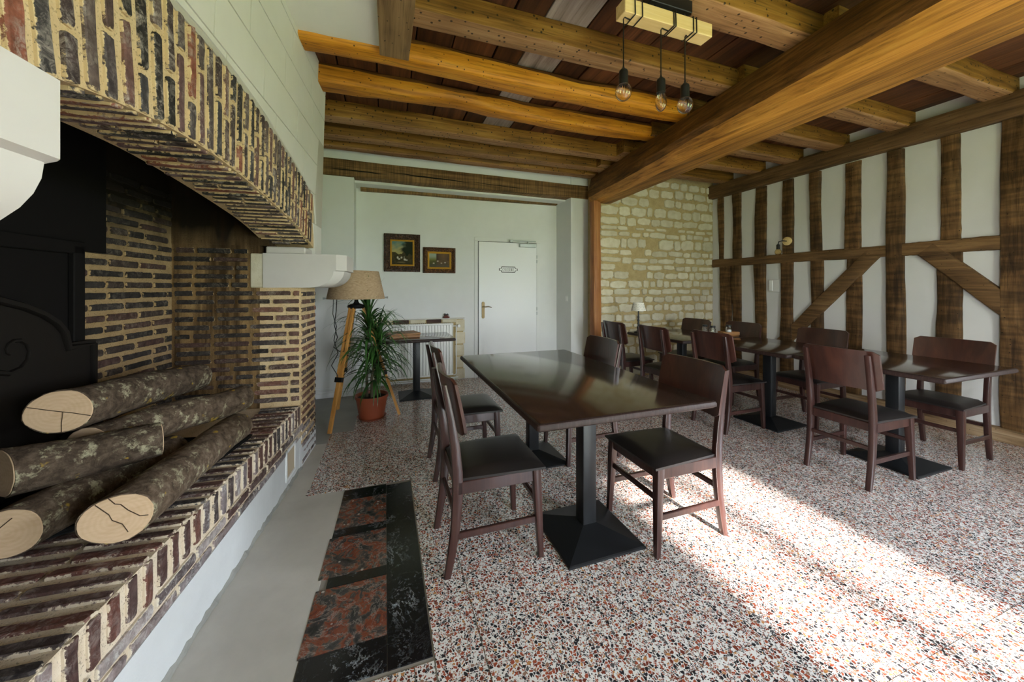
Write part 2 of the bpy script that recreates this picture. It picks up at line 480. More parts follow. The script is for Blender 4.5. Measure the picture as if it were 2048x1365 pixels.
M['stem']=plain('plant_stem',(.10,.085,.05),.8)
M['radiator']=plain('radiator_enamel',(.80,.80,.77),.35)
M['white_paint']=plain('white_gloss',(.80,.81,.82),.38)
M['gap']=plain('shadow_gap',(.03,.03,.03),.9)
M['brass']=plain('aged_brass',(.16,.115,.055),.42,.8)
M['steel']=plain('satin_steel',(.42,.45,.45),.4,.6)
M['white_plastic']=plain('white_plastic',(.80,.80,.80),.35)
M['gold']=plain('gilt',(.66,.36,.045),.38,.35)
s_=NT('carved_frame'); n_=s_.vor(s_.obj(),55); s_.col(s_.ramp(n_.outputs['Distance'],[(.1,(.014,.005,.003)),(.55,(.035,.012,.006)),(.8,(.10,.045,.022))])); s_.set(Roughness=.4); s_.bump(n_.outputs['Distance'],1.0,.012); M['carved']=s_.m
s_=NT('carved_frame_light'); n_=s_.vor(s_.obj(),60); s_.col(s_.ramp(n_.outputs['Distance'],[(.1,(.025,.008,.003)),(.5,(.065,.022,.006)),(.8,(.17,.075,.022))])); s_.set(Roughness=.4); s_.bump(n_.outputs['Distance'],1.0,.01); M['carved2']=s_.m
s_=NT('painting'); va=s_.n('ShaderNodeVertexColor'); va.layer_name='paint'; s_.col(va.outputs['Color']); s_.set(Roughness=.6); s_.b.inputs['Specular IOR Level'].default_value=.1; M['painting']=s_.m
def glassmat(name,c,tw=1.0,rough=0.0):
    s=NT(name); s.col(c); s.set(Roughness=rough,IOR=1.45); s.b.inputs['Transmission Weight'].default_value=tw
    return s.m
M['glass']=glassmat('clear_glass',(1,1,1))
M['amber_glass']=glassmat('amber_glass',(1.0,.86,.60))
M['filament']=plain('filament',(.75,.32,.05),.4)
M['salt']=plain('salt',(.80,.82,.86),.8)
M['board_wood']=wood('board_wood',(.20,.085,.03),(.32,.15,.055),(.42,.21,.085),'X',30,2,.45,.1,0,.1)
M['fabric']=plain('cream_shade',(.80,.76,.68),.9)
M['niche_brick']=plaster('dark_brick',(.085,.050,.042),.8,.4,.4)
M['ornament']=plain('red_ceramic',(.16,.035,.022),.35)
# bark and cut wood
s_=NT('bark'); n1=s_.noise(s_.obj(),26,6,.7,.4); n2=s_.noise(s_.obj(),9,5,.7,.5); n3=s_.noise(s_.obj(),34,5,.75)
c=s_.ramp(n1,[(.3,(.030,.020,.013)),(.5,(.105,.073,.050)),(.7,(.21,.155,.112))])
c=s_.mix(1.0,c,s_.ramp(s_.rand(),[(0,.75),(1,1.2)]),'MULTIPLY')
lm=s_.math('MULTIPLY',s_.ramp(n2,[(.52,0.0),(.62,1.0)]),s_.ramp(n3,[(.50,0.0),(.58,1.0)]))
c=s_.mix(lm,c,(.38,.345,.23))
n4=s_.noise(s_.obj(),15,3,.6); c=s_.mix(s_.ramp(n4,[(.66,0.0),(.71,.9)]),c,(.42,.27,.04))
s_.col(c); s_.set(Roughness=.9); s_.b.inputs['Specular IOR Level'].default_value=.2; s_.bump(n1,.9,.012); M['bark']=s_.m
s_=NT('cut_wood'); wv=s_.n('ShaderNodeTexWave',_wave_type='RINGS'); s_.link(s_.obj(),wv.inputs['Vector']); wv.rings_direction='X'; wv.inputs['Scale'].default_value=26; wv.inputs['Distortion'].default_value=2.5; wv.inputs['Detail'].default_value=3
n1=s_.noise(s_.map(s_.obj(),(20,20,90),(R(20),0,0)),1,4,.6)
c=s_.mix(s_.math('MULTIPLY',wv.outputs['Fac'],.25),(.62,.44,.285),(.50,.325,.18)); c=s_.mix(s_.ramp(n1,[(.45,0.0),(.75,.5)]),c,(.46,.29,.16)); s_.col(c); s_.set(Roughness=.85); s_.bump(n1,.2,.003); M['cut_wood']=s_.m
M['crack']=plain('crack',(.05,.028,.015),.95)

# ================================================================== floor
floor=box('floor',-2.2,5.3,FY-.15,5.4,-.12,-.004,M['grout']); tag(floor,kind='structure')
TS=.24; G=.0016
def tile_mesh(w_,d_):
    bm=bmesh.new(); B(bm,-w_/2,w_/2,-d_/2,d_/2,-.012,0)
    bmesh.ops.recalc_face_normals(bm,faces=bm.faces)
    me=bpy.data.meshes.new('tile'); bm.to_mesh(me); bm.free(); me.materials.append(M['terrazzo']); return me
TM=tile_mesh(TS-2*G,TS-2*G)
tiles=[]
for i in range(-6,22):
    for j in range(-14,17):
        x0=.335+TS*(i); y0=1.20+TS*j
        x1=x0+TS; y1=y0+TS
        if x1>5.02 or y1>5.2: 
            x1=min(x1,5.02); y1=min(y1,5.16)
            if x1-x0<.03 or y1-y0<.03: continue
        cx0,cy0,cx1,cy1=x0,y0,x1,y1
        # marble, screed strips
        if cy1<=1.29: xl=-.29
        elif cy0<2.55 and cy1>1.29:
            xl=.165
            if cy0<1.29:
                if cx1<=.165: cy1=1.285; xl=-.29
            if cy1>2.56 and cx1<=.165: cy0=2.565; xl=-.47
        elif cy0<3.4: xl=-.46
        else: xl=-.27
        if cx0<.16 and cx1>.165 and cy0<1.29<cy1: tiles.append((max(cx0,-.29),cy0,.163,1.285))
        if cx0<.16 and cx1>.165 and cy0<2.56<cy1: tiles.append((max(cx0,-.46),2.565,.163,cy1))
        if cx1<=xl+.02: continue
        cx0=max(cx0,xl)
        tiles.append((cx0,cy0,cx1,cy1))
def seen(t):
    x=(t[0]+t[2])/2; y=(t[1]+t[3])/2
    zc=x*math.sin(R(19.31))+y*math.cos(R(19.31)); xc=x*math.cos(R(19.31))-y*math.sin(R(19.31))
    return (zc>.9 and abs(xc)<zc*1.47), zc
vis=sorted([t for t in tiles if seen(t)[0]],key=lambda t:seen(t)[1])
near=set(vis[:296])
bm=bmesh.new()
for t in tiles:
    x0,y0,x1,y1=t
    if t in near:
        mt=Matrix.Translation(((x0+x1)/2,(y0+y1)/2,rnd.uniform(-.0003,.0003)))@Matrix.Diagonal(((x1-x0-2*G)/(TS-2*G),(y1-y0-2*G)/(TS-2*G),1,1))
        inst('tile',TM,floor,mt)
    else:
        B(bm,x0+G,x1-G,y0+G,y1-G,-.012,rnd.uniform(-.0006,.0006))
o=finish('tiles_beyond',bm,M['terrazzo'],floor); o['kind']='stuff'
def slab(name,poly,mat,z=.0005):
    bm=bmesh.new(); prism(bm,poly,'Z',-.012,z); return finish(name,bm,mat,floor)
def rect(x0,x1,y0,y1): return [(x0,y0),(x1,y0),(x1,y1),(x0,y1)]
g=.0015
# screed strip along the hearth
slab('screed',[(-1.6,FY),(-.292,FY),(-.292,1.295),(-.268,1.80),(-.245,2.556),(-.46,2.56),(-.455,3.38),(-1.6,3.38)],M['concrete'],-.001)
slab('screed',[(-1.6,3.385),(-.455,3.385),(-.27,3.40),(-.265,4.9),(-1.6,4.9)],plaster('grey_screed',(.36,.36,.35),.8,.3,.12),-.0015)
slab('marble_slab',rect(.008,.160,1.302,2.53),M['marble_black'])
lx=lambda y:-.288+.043*(y-1.3)/1.25
for (y0,y1,mk,dx) in [(2.43,2.548,'marble_black',0),(2.148,2.43,'marble_red',0),(2.085,2.148,'marble_black',.0),(1.802,2.085,'marble_red',-.01),(1.742,1.802,'marble_black',.03),(1.438,1.742,'marble_red',-.008),(1.302,1.438,'marble_black',.0)]:
    slab('marble_slab',[(lx(y0)+dx+g,y0+g),(.008-g,y0+g),(.008-g,y1-g),(lx(y1)+dx+g,y1-g)],M[mk])

# ================================================================== wall_back: plastered recess with piers
bm=bmesh.new()
B(bm,-1.7,-.355,4.78,5.3,0,3.08)            # left pier
B(bm,-.4,2.62,5.15,5.32,0,3.08)             # back of the recess
prism(bm,[(2.585,4.75),(2.95,4.75),(2.95,5.3),(2.547,5.3),(2.547,5.15)],'Z',0,3.08)   # right pier
B(bm,-.4,2.62,4.90,5.2,2.615,3.08)          # soffit
B(bm,-1.7,2.95,4.765,4.95,2.835,3.08)
wall_back=finish('wall_back',bm,M['white_wall']); tag(wall_back,kind='structure')
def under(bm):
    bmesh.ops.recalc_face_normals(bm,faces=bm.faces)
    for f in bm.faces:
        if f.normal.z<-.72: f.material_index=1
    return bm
def wane(bm):
    for i,f in enumerate(bm.faces):
        if len(f.verts)==4 and i%16 in (0,1,2,3): f.material_index=1
    return bm
def tb(name,p0,p1,w_,h_,mat,parent,seed,**kw):
    bm=bmesh.new(); timber(bm,p0,p1,w_,h_,seed,**kw); return finish(name,bm,mat,parent,40)
tb('beam',(-1.3,4.835,2.745),(2.93,4.835,2.735),.19,.195,M['back_beam'],wall_back,3,seg=24,jit=.004,rc=.008)
bm=bmesh.new(); timber(bm,(-.30,5.125,2.60),(2.53,5.125,2.62),.08,.055,4,seg=16,jit=.003,rc=.005); finish('beam',bm,M['back_beam'],wall_back,40)
# long shakes in the sawn beam
def crack_strip(name,pts,wd,mat,parent,axis='Y',face=0.0,d=.003):
    bm=bmesh.new()
    n=len(pts)
    for (a,b),k in zip(zip(pts,pts[1:]),range(n)):
        w0=wd*math.sin(math.pi*(k+.15)/n); w1=wd*math.sin(math.pi*min(n-1+.85,(k+1.0))/n) if k<n-2 else wd*.05
        q=[(a[0],a[1]-w0),(b[0],b[1]-w1),(b[0],b[1]+w1),(a[0],a[1]+w0)]
        prism(bm,q,axis,face-d,face+d*.2)
    return finish(name,bm,mat,parent)
rr=random.Random(5)
crack_strip('shake',[(-.68+.1*i,2.715-.0012*i+rr.uniform(-.004,.004)) for i in range(8)],.007,M['soot'],wall_back,'Y',4.737)
crack_strip('shake',[(.0+.12*i,2.735-.003*i+rr.uniform(-.004,.004)) for i in range(10)],.008,M['soot'],wall_back,'Y',4.737)
crack_strip('shake',[(1.0+.12*i,2.72-.004*i+rr.uniform(-.004,.004)) for i in range(8)],.004,M['soot'],wall_back,'Y',4.737)
bm=bmesh.new(); timber(bm,(2.815,4.46,0),(2.815,4.46,2.53),.115,.12,21,seg=22,jit=.004,rc=.012,up=(0,1,0)); post=finish('post',bm,M['post'],wall_back,40)

# heating pipes along the left pier
bm=bmesh.new()
for zz in (.075,.115): tube(bm,[(-1.0,4.765,zz),(-.33,4.765,zz),(-.20,5.05,zz+.01),(.15,5.10,zz+.02)],.008,8)
B(bm,-1.6,-.355,4.768,4.78,0,.05); tag(finish('baseboard_back',bm,M['white_paint'],None,40),kind='structure')

# ------------------------------------------------------------------ stone wall right of the post
ws=box('wall_back_right',2.87,5.15,4.445,4.75,0,3.08,M['stone_mortar']); tag(ws,kind='structure')
def stone_mesh(seed):
    r=random.Random(seed); bm=bmesh.new()
    base=rrect(1,1,.24,4)
    # midpoints for a wavier outline
    pts=[]
    for a,b in zip(base,base[1:]+base[:1]):
        pts.append(a)
        if abs(a[0]-b[0])+abs(a[1]-b[1])>.3: pts.append(((a[0]+b[0])/2,(a[1]+b[1])/2))
    pts=[(x+r.uniform(-.045,.035),y+r.uniform(-.085,.06)) for x,y in pts]
    rings=[[(x,0.2,z) for x,z in pts],[(x,-.75+r.uniform(-.1,.1),z) for x,z in pts],[(x*.9,-1.0+r.uniform(-.12,.08),z*.84) for x,z in pts]]
    loft(bm,rings); bmesh.ops.recalc_face_normals(bm,faces=bm.faces)
    me=bpy.data.meshes.new('stone'); bm.to_mesh(me); bm.free(); me.materials.append(M['stone']); return me
SM=[stone_mesh(100+i) for i in range(14)]
rows=[2.93,2.80,2.655,2.51,2.35,2.215,2.14,2.04,1.875,1.77,1.66,1.555,1.425,1.30,1.19,1.075,.94,.80,.72,.60,.46,.32,.18,.02]
r=random.Random(77)
for zt,zb in zip(rows,rows[1:]):
    h=zt-zb; x=2.875
    first=True
    while x<4.97:
        if first and r.random()<.7: L=r.uniform(.22,.36)
        elif h<.09: L=r.uniform(.12,.26)
        else: L=r.uniform(.12,.31)
        if x+L>4.93: L=4.985-x
        if L<.05: break
        if r.random()>.03 or first:
            jt=.012 if first else r.uniform(.014,.042)
            m=Matrix.Translation((x+L/2,4.446,(zt+zb)/2+r.uniform(-.010,.010)))@Matrix.Rotation(r.uniform(-.04,.04),4,'Y')@Matrix.Diagonal((L-jt,r.uniform(.010,.022),h-r.uniform(.018,.046),1))
            inst('stone',SM[r.randrange(14)],ws,m)
        x+=L; first=False

# ================================================================== wall_right: half timber
wr=box('wall_right',4.985,5.25,W2[1],4.75,0,3.08,M['panel']); tag(wr,kind='structure')
bm=bmesh.new()
B(bm,4.985,5.25,FY-.15,W2[0],0,3.08); B(bm,4.985,5.25,W2[0],W2[1],0,W2[2]); B(bm,4.985,5.25,W2[0],W2[1],W2[3],3.08)
o=finish('wall_right_front',bm,M['panel']); tag(o,kind='structure')
bm=bmesh.new()
for yy in (W2[0],(W2[0]+W2[1])/2,W2[1]): B(bm,5.05,5.11,yy-.03,yy+.03,W2[2],W2[3],.004)
for zz in (W2[2]+.03,(W2[2]+W2[3])/2,W2[3]-.03): B(bm,5.055,5.105,W2[0],W2[1],zz-.03,zz+.03,.004)
tag(finish('window_2',bm,M['white_paint']),kind='structure')
XS=4.955
def stud(y0,y1,z0,z1,seed,front=XS,wave=.028,name='stud',mat='stud'):
    bm=bmesh.new()
    yc=(y0+y1)/2
    timber(bm,((front+5.03)/2,yc,z0),((front+5.03)/2,yc,z1),5.03-front,abs(y1-y0),seed,seg=16,jit=.006,rc=.012,up=(0,1,0),wave=wave)
    return finish(name,bm,M[mat],wr,40)
ups=[(4.24,4.33),(3.94,4.07),(3.57,3.725),(3.21,3.345),(2.895,3.012),(2.51,2.65),(1.775,1.90)]
los=[(4.10,4.30),(3.94,4.08),(3.725,3.57),(3.215,3.366),(2.875,3.012),(2.507,2.65),(1.765,1.925)]
for i,(a,b) in enumerate(ups): stud(a,b,1.74,2.72,200+i)
for i,(a,b) in enumerate(los): stud(a,b,.10,1.64,230+i,wave=.028)
stud(2.15,2.285,.10,2.72,260,XS-.012,.008)
stud(1.30,1.54,.10,2.72,261,XS-.012,.010)
stud(.55,.70,1.74,2.72,262); stud(.9,1.04,.10,2.72,263); 
def rail(y0,y1,zc,h,seed,front,z1=None,mat='stud_h',name='rail'):
    bm=bmesh.new(); timber(bm,((front+5.03)/2,y0,zc),((front+5.03)/2,y1,z1 or zc),5.03-front,h,seed,seg=26,jit=.006,rc=.015,wave=.004)
    return finish(name,bm,M[mat],wr,40)
rail(2.27,4.42,1.69,.118,301,XS-.010,1.695)
rail(1.53,2.16,1.69,.120,302,XS-.012)
rail(FY,1.32,1.69,.12,303,XS-.010)
rail(FY,4.45,2.835,.20,304,XS-.065,2.825,name='wall_plate')
rail(FY,4.42,.058,.115,305,XS-.045,mat='sill',name='sill')
def brace(ya,za,yb,zb,wd,seed,front=XS-.008):
    bm=bmesh.new(); timber(bm,((front+5.02)/2,ya,za),((front+5.02)/2,yb,zb),wd,5.02-front,seed,seg=18,jit=.005,rc=.012,up=(1,0,0),wave=.004)
    return finish('brace',bm,M['stud_h'],wr,40)
brace(2.40,1.68,3.80,.06,.145,311)
brace(1.99,1.68,.60,.15,.150,312,XS-.014)

# ================================================================== wall behind the camera, with the garden door and a window
bm=bmesh.new()
B(bm,-1.7,DX0,FY-.35,FY,0,3.08); B(bm,DX1,5.2,FY-.35,FY,0,3.08); B(bm,DX0,DX1,FY-.35,FY,DZ,3.08)
tag(finish('wall_front',bm,M['white_wall']),kind='structure')
bm=bmesh.new()
for xx in (DX0+.035,DX1-.035): B(bm,xx-.035,xx+.035,FY-.2,FY-.14,0,DZ,.004)
B(bm,DX0,DX1,FY-.2,FY-.14,DZ-.07,DZ,.004)
B(bm,(DX0+DX1)/2-.085,(DX0+DX1)/2+.085,FY-.2,FY-.14,0,DZ,.004)
tag(finish('door_2',bm,M['white_paint']),kind='structure')
# wall to the left behind the camera, and alcove beyond the chimney
bm=bmesh.new()

for (a,b,c,d) in ((FY-.35,W3_ADDED[0],0,3.08),(W3_ADDED[1],.16,0,3.08),(W3_ADDED[0],W3_ADDED[1],0,W3_ADDED[2]),(W3_ADDED[0],W3_ADDED[1],W3_ADDED[3],3.08)): B(bm,-1.05,-.80,a,b,c,d)
B(bm,-1.7,-1.25,3.2,5.3,0,3.08)
tag(finish('wall_left',bm,M['white_wall']),kind='structure')

# ================================================================== ceiling
ceiling=box('ceiling',-2.0,5.3,FY-.35,5.4,3.085,3.2,M['soot']); tag(ceiling,kind='structure')
r=random.Random(9)
xs=[-1.15,-.88,-.62,-.35,-.06,.205,.46,.77,.975,1.285,1.52,1.80,2.05,2.33,2.60,2.85,3.08,3.36,3.60,3.88,4.10,4.38,4.66,4.88,5.10]
for a,b in zip(xs,xs[1:]):
    m_='board_grey' if abs(a-.975)<.01 else 'board'
    box('board',a+.005,b-.005,FY,4.76,3.052+r.uniform(-.004,.006),3.082,M[m_],ceiling,.003)
# white plastered trap beside the chimney
box('ceiling_panel',-1.9,-.02,FY,2.63,2.945,3.05,M['white_ceiling'],ceiling)
bm=bmesh.new(); timber(bm,(.062,FY,2.945),(.062,2.62,2.945),.195,.12,40,seg=20,jit=.004,rc=.008); finish('trimmer',bm,M['trimmer'],ceiling,40)
ys=[(1.530,1.705,'joist'),(2.132,2.29,'joist'),(2.625,2.815,'joist_gold'),(3.125,3.30,'joist_gold'),(3.73,3.885,'joist'),(4.17,4.335,'joist'),(4.49,4.635,'joist')]
for i,(a,b,mk) in enumerate(ys):
    x0=.16 if b<2.5 else -1.15
    gold=mk=='joist_gold'
    bm=bmesh.new()
    timber(bm,(x0,(a+b)/2,2.978),(2.95,(a+b)/2,2.978),b-a,.155,50+i,seg=26,jit=.010 if gold else .004,rc=.045 if gold else .010,wave=.022 if gold else .004,n=4 if gold else 3)
    (wane(bm) if gold else under(bm)); finish('joist',bm,[M[mk],M['joist_bark'] if gold else M['joist_under_lit']],ceiling,40)
yr=[(1.45,1.62),(2.07,2.25),(2.615,2.81),(3.10,3.28),(3.585,3.76),(4.07,4.23),(4.47,4.63),(.62,.80),(-.1,.08)]
for i,(a,b) in enumerate(yr):
    bm=bmesh.new()
    timber(bm,(2.65,(a+b)/2,2.985),(5.06,(a+b)/2,2.985),b-a,.150,70+i,seg=22,jit=.005,rc=.012,wave=.012 if i in (1,2) else .004)
    under(bm); finish('joist',bm,[M['joist'],M['joist_under_lit']],ceiling,40)
for i,(a,b) in enumerate([(.9,1.07),(.3,.47),(-.4,-.23),(-1.1,-.93)]):
    bm=bmesh.new(); timber(bm,(.16,(a+b)/2,2.978),(2.6,(a+b)/2,2.978),b-a,.155,90+i,seg=12,jit=.004,rc=.01); finish('joist',bm,M['joist'],ceiling,40)
# the big main beam, waney edged
bm=bmesh.new()
p0=Vector((2.925,4.60,2.70)); p1=Vector((2.42,-1.9,2.70)); d=(p1-p0)
fa=sm(1,4,.8,2.5); fb=sm(2,4,.8,2.5); fc=sm(3,4,1,3)
rings=[]
NSEG=46
rb=random.Random(4)
for k in range(NSEG+1):
    t=k/NSEG; c=p0+d*t; L=t*d.length
    wl=.5*(.30+.24*min(1,t*1.7)); hb=.195
    sec=[(wl*.55,.20),(-wl*.62,.20),(-wl*.78+.012*fa(L),.10),(-wl*.98+.014*fb(L),-.02),(-wl*.93,-.09+.01*fc(L)),(-wl*.70+.018*fa(L+3),-hb+.03+.012*fb(L+1)),(-wl*.40+.02*fb(L),-hb+.006),(wl*.3,-hb),(wl*.86+.01*fc(L+2),-hb+.008),(wl*.98,-hb+.04),(wl+.01*fa(L+5),0)]
    rings.append([(c.x+x+rb.uniform(-.002,.002),c.y,c.z+z+rb.uniform(-.002,.002)) for x,z in sec])
loft(bm,rings)
for i,f in enumerate(bm.faces):
    if len(f.verts)==4: f.material_index={1:1,2:1,3:1,4:2,5:2}.get(i%11,0)
finish('beam',bm,[M['beam'],M['beam_side'],M['beam_gold']],ceiling,30)
# long shake along the beam

# ================================================================== fireplace (own frame, turned 4.3 deg)
FA=-R(19.31-14.98)
FM=Matrix.Rotation(FA,4,'Z')
fire=empty('fireplace',(0,0,0),FA,'large open brick fireplace with arched lintel and pale stone corbels along the left wall','fireplace')
def interp(tab,y):
    if y<=tab[0][0]: i=0
    elif y>=tab[-1][0]: i=len(tab)-2
    else:
        i=max(k for k in range(len(tab)-1) if tab[k][0]<=y)
    (a,za),(b,zb)=tab[i],tab[i+1]
    return za+(zb-za)*(y-a)/(b-a)
def smoothtab(tab):
    def f(y): return sum(interp(tab,y+d) for d in (-.15,-.075,0,.075,.15))/5
    return f
zlow=smoothtab([(.0,1.52),(.5,1.645),(1.013,1.755),(1.25,1.80),(1.55,1.822),(1.8,1.815),(2.21,1.776),(2.65,1.72),(3.10,1.607),(3.4,1.53)])
zup =smoothtab([(.0,1.96),(.5,2.08),(1.0,2.175),(1.395,2.222),(1.713,2.230),(2.167,2.19),(2.734,2.086),(3.158,1.975),(3.5,1.89)])
# brick meshes: unit brick, rough arrises, x length, y depth (front at -1), z height
def brick_mesh(seed,mat):
    r=random.Random(seed); bm=bmesh.new()
    pts=[(-.5,-.30),(-.46,-.5),(-.17,-.5),(.17,-.5),(.46,-.5),(.5,-.3),(.5,.3),(.46,.5),(.17,.5),(-.17,.5),(-.46,.5),(-.5,.3)]
    pts=[(x+r.uniform(-.02,.015),z+r.uniform(-.09,.05)*(1 if z>0 else -1)) for x,z in pts]
    rings=[[(x,0.3,z) for x,z in pts],[(x,-.7+r.uniform(-.15,.15),z) for x,z in pts],[(x*.975,-1+r.uniform(-.15,.15),z*.80) for x,z in pts]]
    loft(bm,rings); bmesh.ops.recalc_face_normals(bm,faces=bm.faces)
    me=bpy.data.meshes.new('brick'); bm.to_mesh(me); bm.free(); me.materials.append(M[mat]); return me
BM={k:[brick_mesh(400+i*7+len(k),k) for i in range(8)] for k in ('lintel_brick','hearth_brick','hearth_white_brick','jamb_brick','pier_brick')}
rb=random.Random(21)
def brick(kind,cx,cy,cz,L,H,D,face,tilt=0.0,name='brick'):
    """face: direction of the outward normal: '+x', '-y', '+z', '-z' ; L runs along the course"""
    if face=='+x':   Rm=Matrix(((0,-1,0,0),(1,0,0,0),(0,0,1,0),(0,0,0,1)))         # local x -> y, local -y -> +x
    elif face=='-y': Rm=Matrix.Identity(4)
    elif face=='+x_up': Rm=Matrix(((0,-1,0,0),(0,0,-1,0),(1,0,0,0),(0,0,0,1)))      # soldier: length along z
    elif face=='+z': Rm=Matrix(((1,0,0,0),(0,0,1,0),(0,-1,0,0),(0,0,0,1)))          # length along x, up
    elif face=='-z': Rm=Matrix(((1,0,0,0),(0,0,-1,0),(0,1,0,0),(0,0,0,1)))
    T=Matrix.Rotation(tilt,4,'X')
    m=Matrix.Translation((cx,cy,cz))@T@Rm@Matrix.Rotation(rb.uniform(-.012,.012),4,'Y')@Matrix.Diagonal((L,D,H,1))
    return inst(name,BM[kind][rb.randrange(8)],fire,m)

# --- masses
XF=-.80
bm=bmesh.new()
B(bm,-1.62,XF-.004,.15,2.95,0,.452)
finish('hearth',bm,M['mortar_hearth'],fire)
bm=bmesh.new(); B(bm,-1.55,XF+.002,.15,2.93,0,.222); B(bm,-1.2,XF+.0035,2.90,3.335,0,.16); finish('plinth',bm,M['plinth'],fire)
bm=bmesh.new(); B(bm,-1.62,XF-.004,2.937,3.334,0,1.305); finish('pier',bm,M['mortar'],fire)
bm=bmesh.new(); B(bm,-1.62,-1.06,2.930,3.334,.45,1.72); finish('jamb',bm,M['mortar_stained'],fire)
bm=bmesh.new(); prism(bm,[(2.925,1.60),(2.925,1.9),(2.70,2.5),(2.70,3.0),(3.3,3.0),(3.3,1.60)],'X',-1.62,-1.0); finish('smoke_shelf',bm,M['mortar_stained'],fire)
bm=bmesh.new(); B(bm,-1.9,-1.572,.1,3.0,.40,3.0); finish('back_wall',bm,M['mortar_jamb'],fire)
bm=bmesh.new(); B(bm,-1.62,-1.06,.05,.25,0,3.0); B(bm,-1.58,-1.12,.1,3.0,2.45,2.5); B(bm,-1.10,-1.05,.1,3.2,1.9,3.0); finish('smoke_chamber',bm,M['soot'],fire)
# lintel mass following the arch, soffit and face
def archmass(name,x0,x1,f0,f1,ya,yb,mat,n=40):
    bm=bmesh.new(); rings=[]
    for k in range(n+1):
        y=ya+(yb-ya)*k/n
        rings.append([(x0,y,f0(y)),(x1,y,f0(y)),(x1,y,f1(y)),(x0,y,f1(y))])
    loft(bm,rings); return finish(name,bm,mat,fire)
archmass('lintel',-1.06,-.757,lambda y:zlow(y)+.004,zup,.1,3.10,M['mortar'])
# --- chimney breast: joints and painted limestone blocks above the arch
def bx(z): return -.752+.035*max(0,z-2.0)
bm=bmesh.new(); rings=[]
for k in range(41):
    y=.1+(3.325-.1)*k/40
    zb=zup(y)-.012 if y<3.09 else 1.555
    rings.append([(-1.06,y,zb),(bx(zb)-.006,y,zb),(bx(3.06)-.006,y,3.06),(-1.06,y,3.06)])
loft(bm,rings); finish('chimney_breast',bm,M['block_joint'],fire)
rows_=[1.56,1.80,2.03,2.265,2.475,2.69,2.90,3.06]
r=random.Random(3)
for za,zb in zip(rows_,rows_[1:]):
    y=r.uniform(.1,.4)
    while y<3.3:
        L=r.uniform(.34,.62); y1=min(y+L,3.322)
        if 3.322-y1<.12: y1=3.322
        n=max(2,int((y1-y)/.06)); bot=[]; 
        for k in range(n+1):
            yy=y+.003+(y1-y-.006)*k/n
            lo=max(za+.004, (zup(yy)+.012) if yy<3.105 else za+.004)
            bot.append((yy,lo))
        if min(b for _,b in bot)<zb-.03:
            bm=bmesh.new(); rings=[]
            for yy,lo in bot:
                lo=min(lo,zb-.006); hi=zb-.004
                rings.append([(-.80,yy,lo),(bx(lo),yy,lo),(bx(hi),yy,hi),(-.80,yy,hi)])
            loft(bm,rings); finish('block',bm,M['block'],fire)
        y=y1+.0
# --- arch bricks (face) and soffit bricks
PIT=.0595
nc=int((3.085-.42)/PIT)
pcut=.5
for k in range(nc):
    y=.44+PIT*k
    zl,zu=zlow(y),zup(y); H=zu-zl
    sl=(zlow(y+.05)-zlow(y-.05))/.1
    tilt=math.atan(sl)*.5
    cand=[q for q in (.32,.42,.55,.66) if abs(q-pcut)>.12]
    pcut=rb.choice(cand)
    cuts=[0,pcut+rb.uniform(-.04,.04),1] if rb.random()>.16 else [0,1]
    for a,b in zip(cuts,cuts[1:]):
        L=(b-a)*H-.016
        if L<.03: continue
        zc=zl+H*(a+b)/2
        brick('lintel_brick',-.756,y-(zc-(zl+zu)/2)*tilt*.8,zc,L,rb.uniform(.029,.038),rb.uniform(.006,.011),'+x_up',tilt)
    # soffit
    Ls=rb.uniform(.235,.29)
    if rb.random()<.35:
        a=rb.uniform(.10,.16)
        brick('lintel_brick',-.764-a/2,y,zl+.003,a-.008,.031,rb.uniform(.006,.011),'-z',math.atan(sl),'soffit_brick')
        brick('lintel_brick',-.764-a-(Ls-a)/2,y,zl+.003,Ls-a-.008,.031,rb.uniform(.006,.011),'-z',math.atan(sl),'soffit_brick')
    else:
        brick('lintel_brick',-.764-Ls/2,y,zl+.003,Ls,.032,rb.uniform(.006,.011),'-z',math.atan(sl),'soffit_brick')
# --- jamb bricks (facing the camera) and pier front
CH=.0585
z=.475; row=0
while z<1.56:
    zc=z+CH/2; x=-1.565+(.0 if row%2 else -.11)
    xr=-.80 if zc<1.30 else -1.12
    while x<xr-.05:
        L=rb.choice([.215,.225,.235,.12]); x1=min(x+L,xr)
        xa=max(x,-1.565)
        if xr-x1<.05: x1=xr
        if x1-xa>.04:
            kk='pier_brick' if (xa+x1)/2>-1.02 else 'jamb_brick'
            brick(kk,(xa+x1)/2,2.936 if zc<1.30 else 2.929,zc,x1-xa-.018,rb.uniform(.030,.037),rb.uniform(.006,.011),'-y',0,'jamb_brick')
        x=x1
    z+=CH; row+=1
z=.0; row=0
while z<1.28:
    zc=z+CH/2; y=2.945
    seq=[.11,.225,.07] if row%2 else [.225,.11,.06]
    for L in seq:
        y1=min(y+L,3.33)
        kk='hearth_white_brick' if zc<.30 and y<3.12 else 'pier_brick'
        if y1-y>.04: brick(kk,XF-.003,(y+y1)/2,zc,y1-y-.018,rb.uniform(.031,.037),rb.uniform(.006,.010),'+x',0,'pier_brick')
        y=y1
    z+=CH; row+=1
# --- back wall bricks
z=.47; row=0
while z<1.93:
    zc=z+CH/2; y=2.15-(.12 if row%2 else 0)
    while y<2.92:
        L=rb.choice([.225,.235,.25,.13]); y1=min(y+L,2.925)
        if y1-y>.05: brick('jamb_brick',-1.571,(y+y1)/2,zc,y1-y-.020,rb.uniform(.032,.040),rb.uniform(.007,.012),'+x',0,'back_brick')
        y=y1
    z+=CH; row+=1
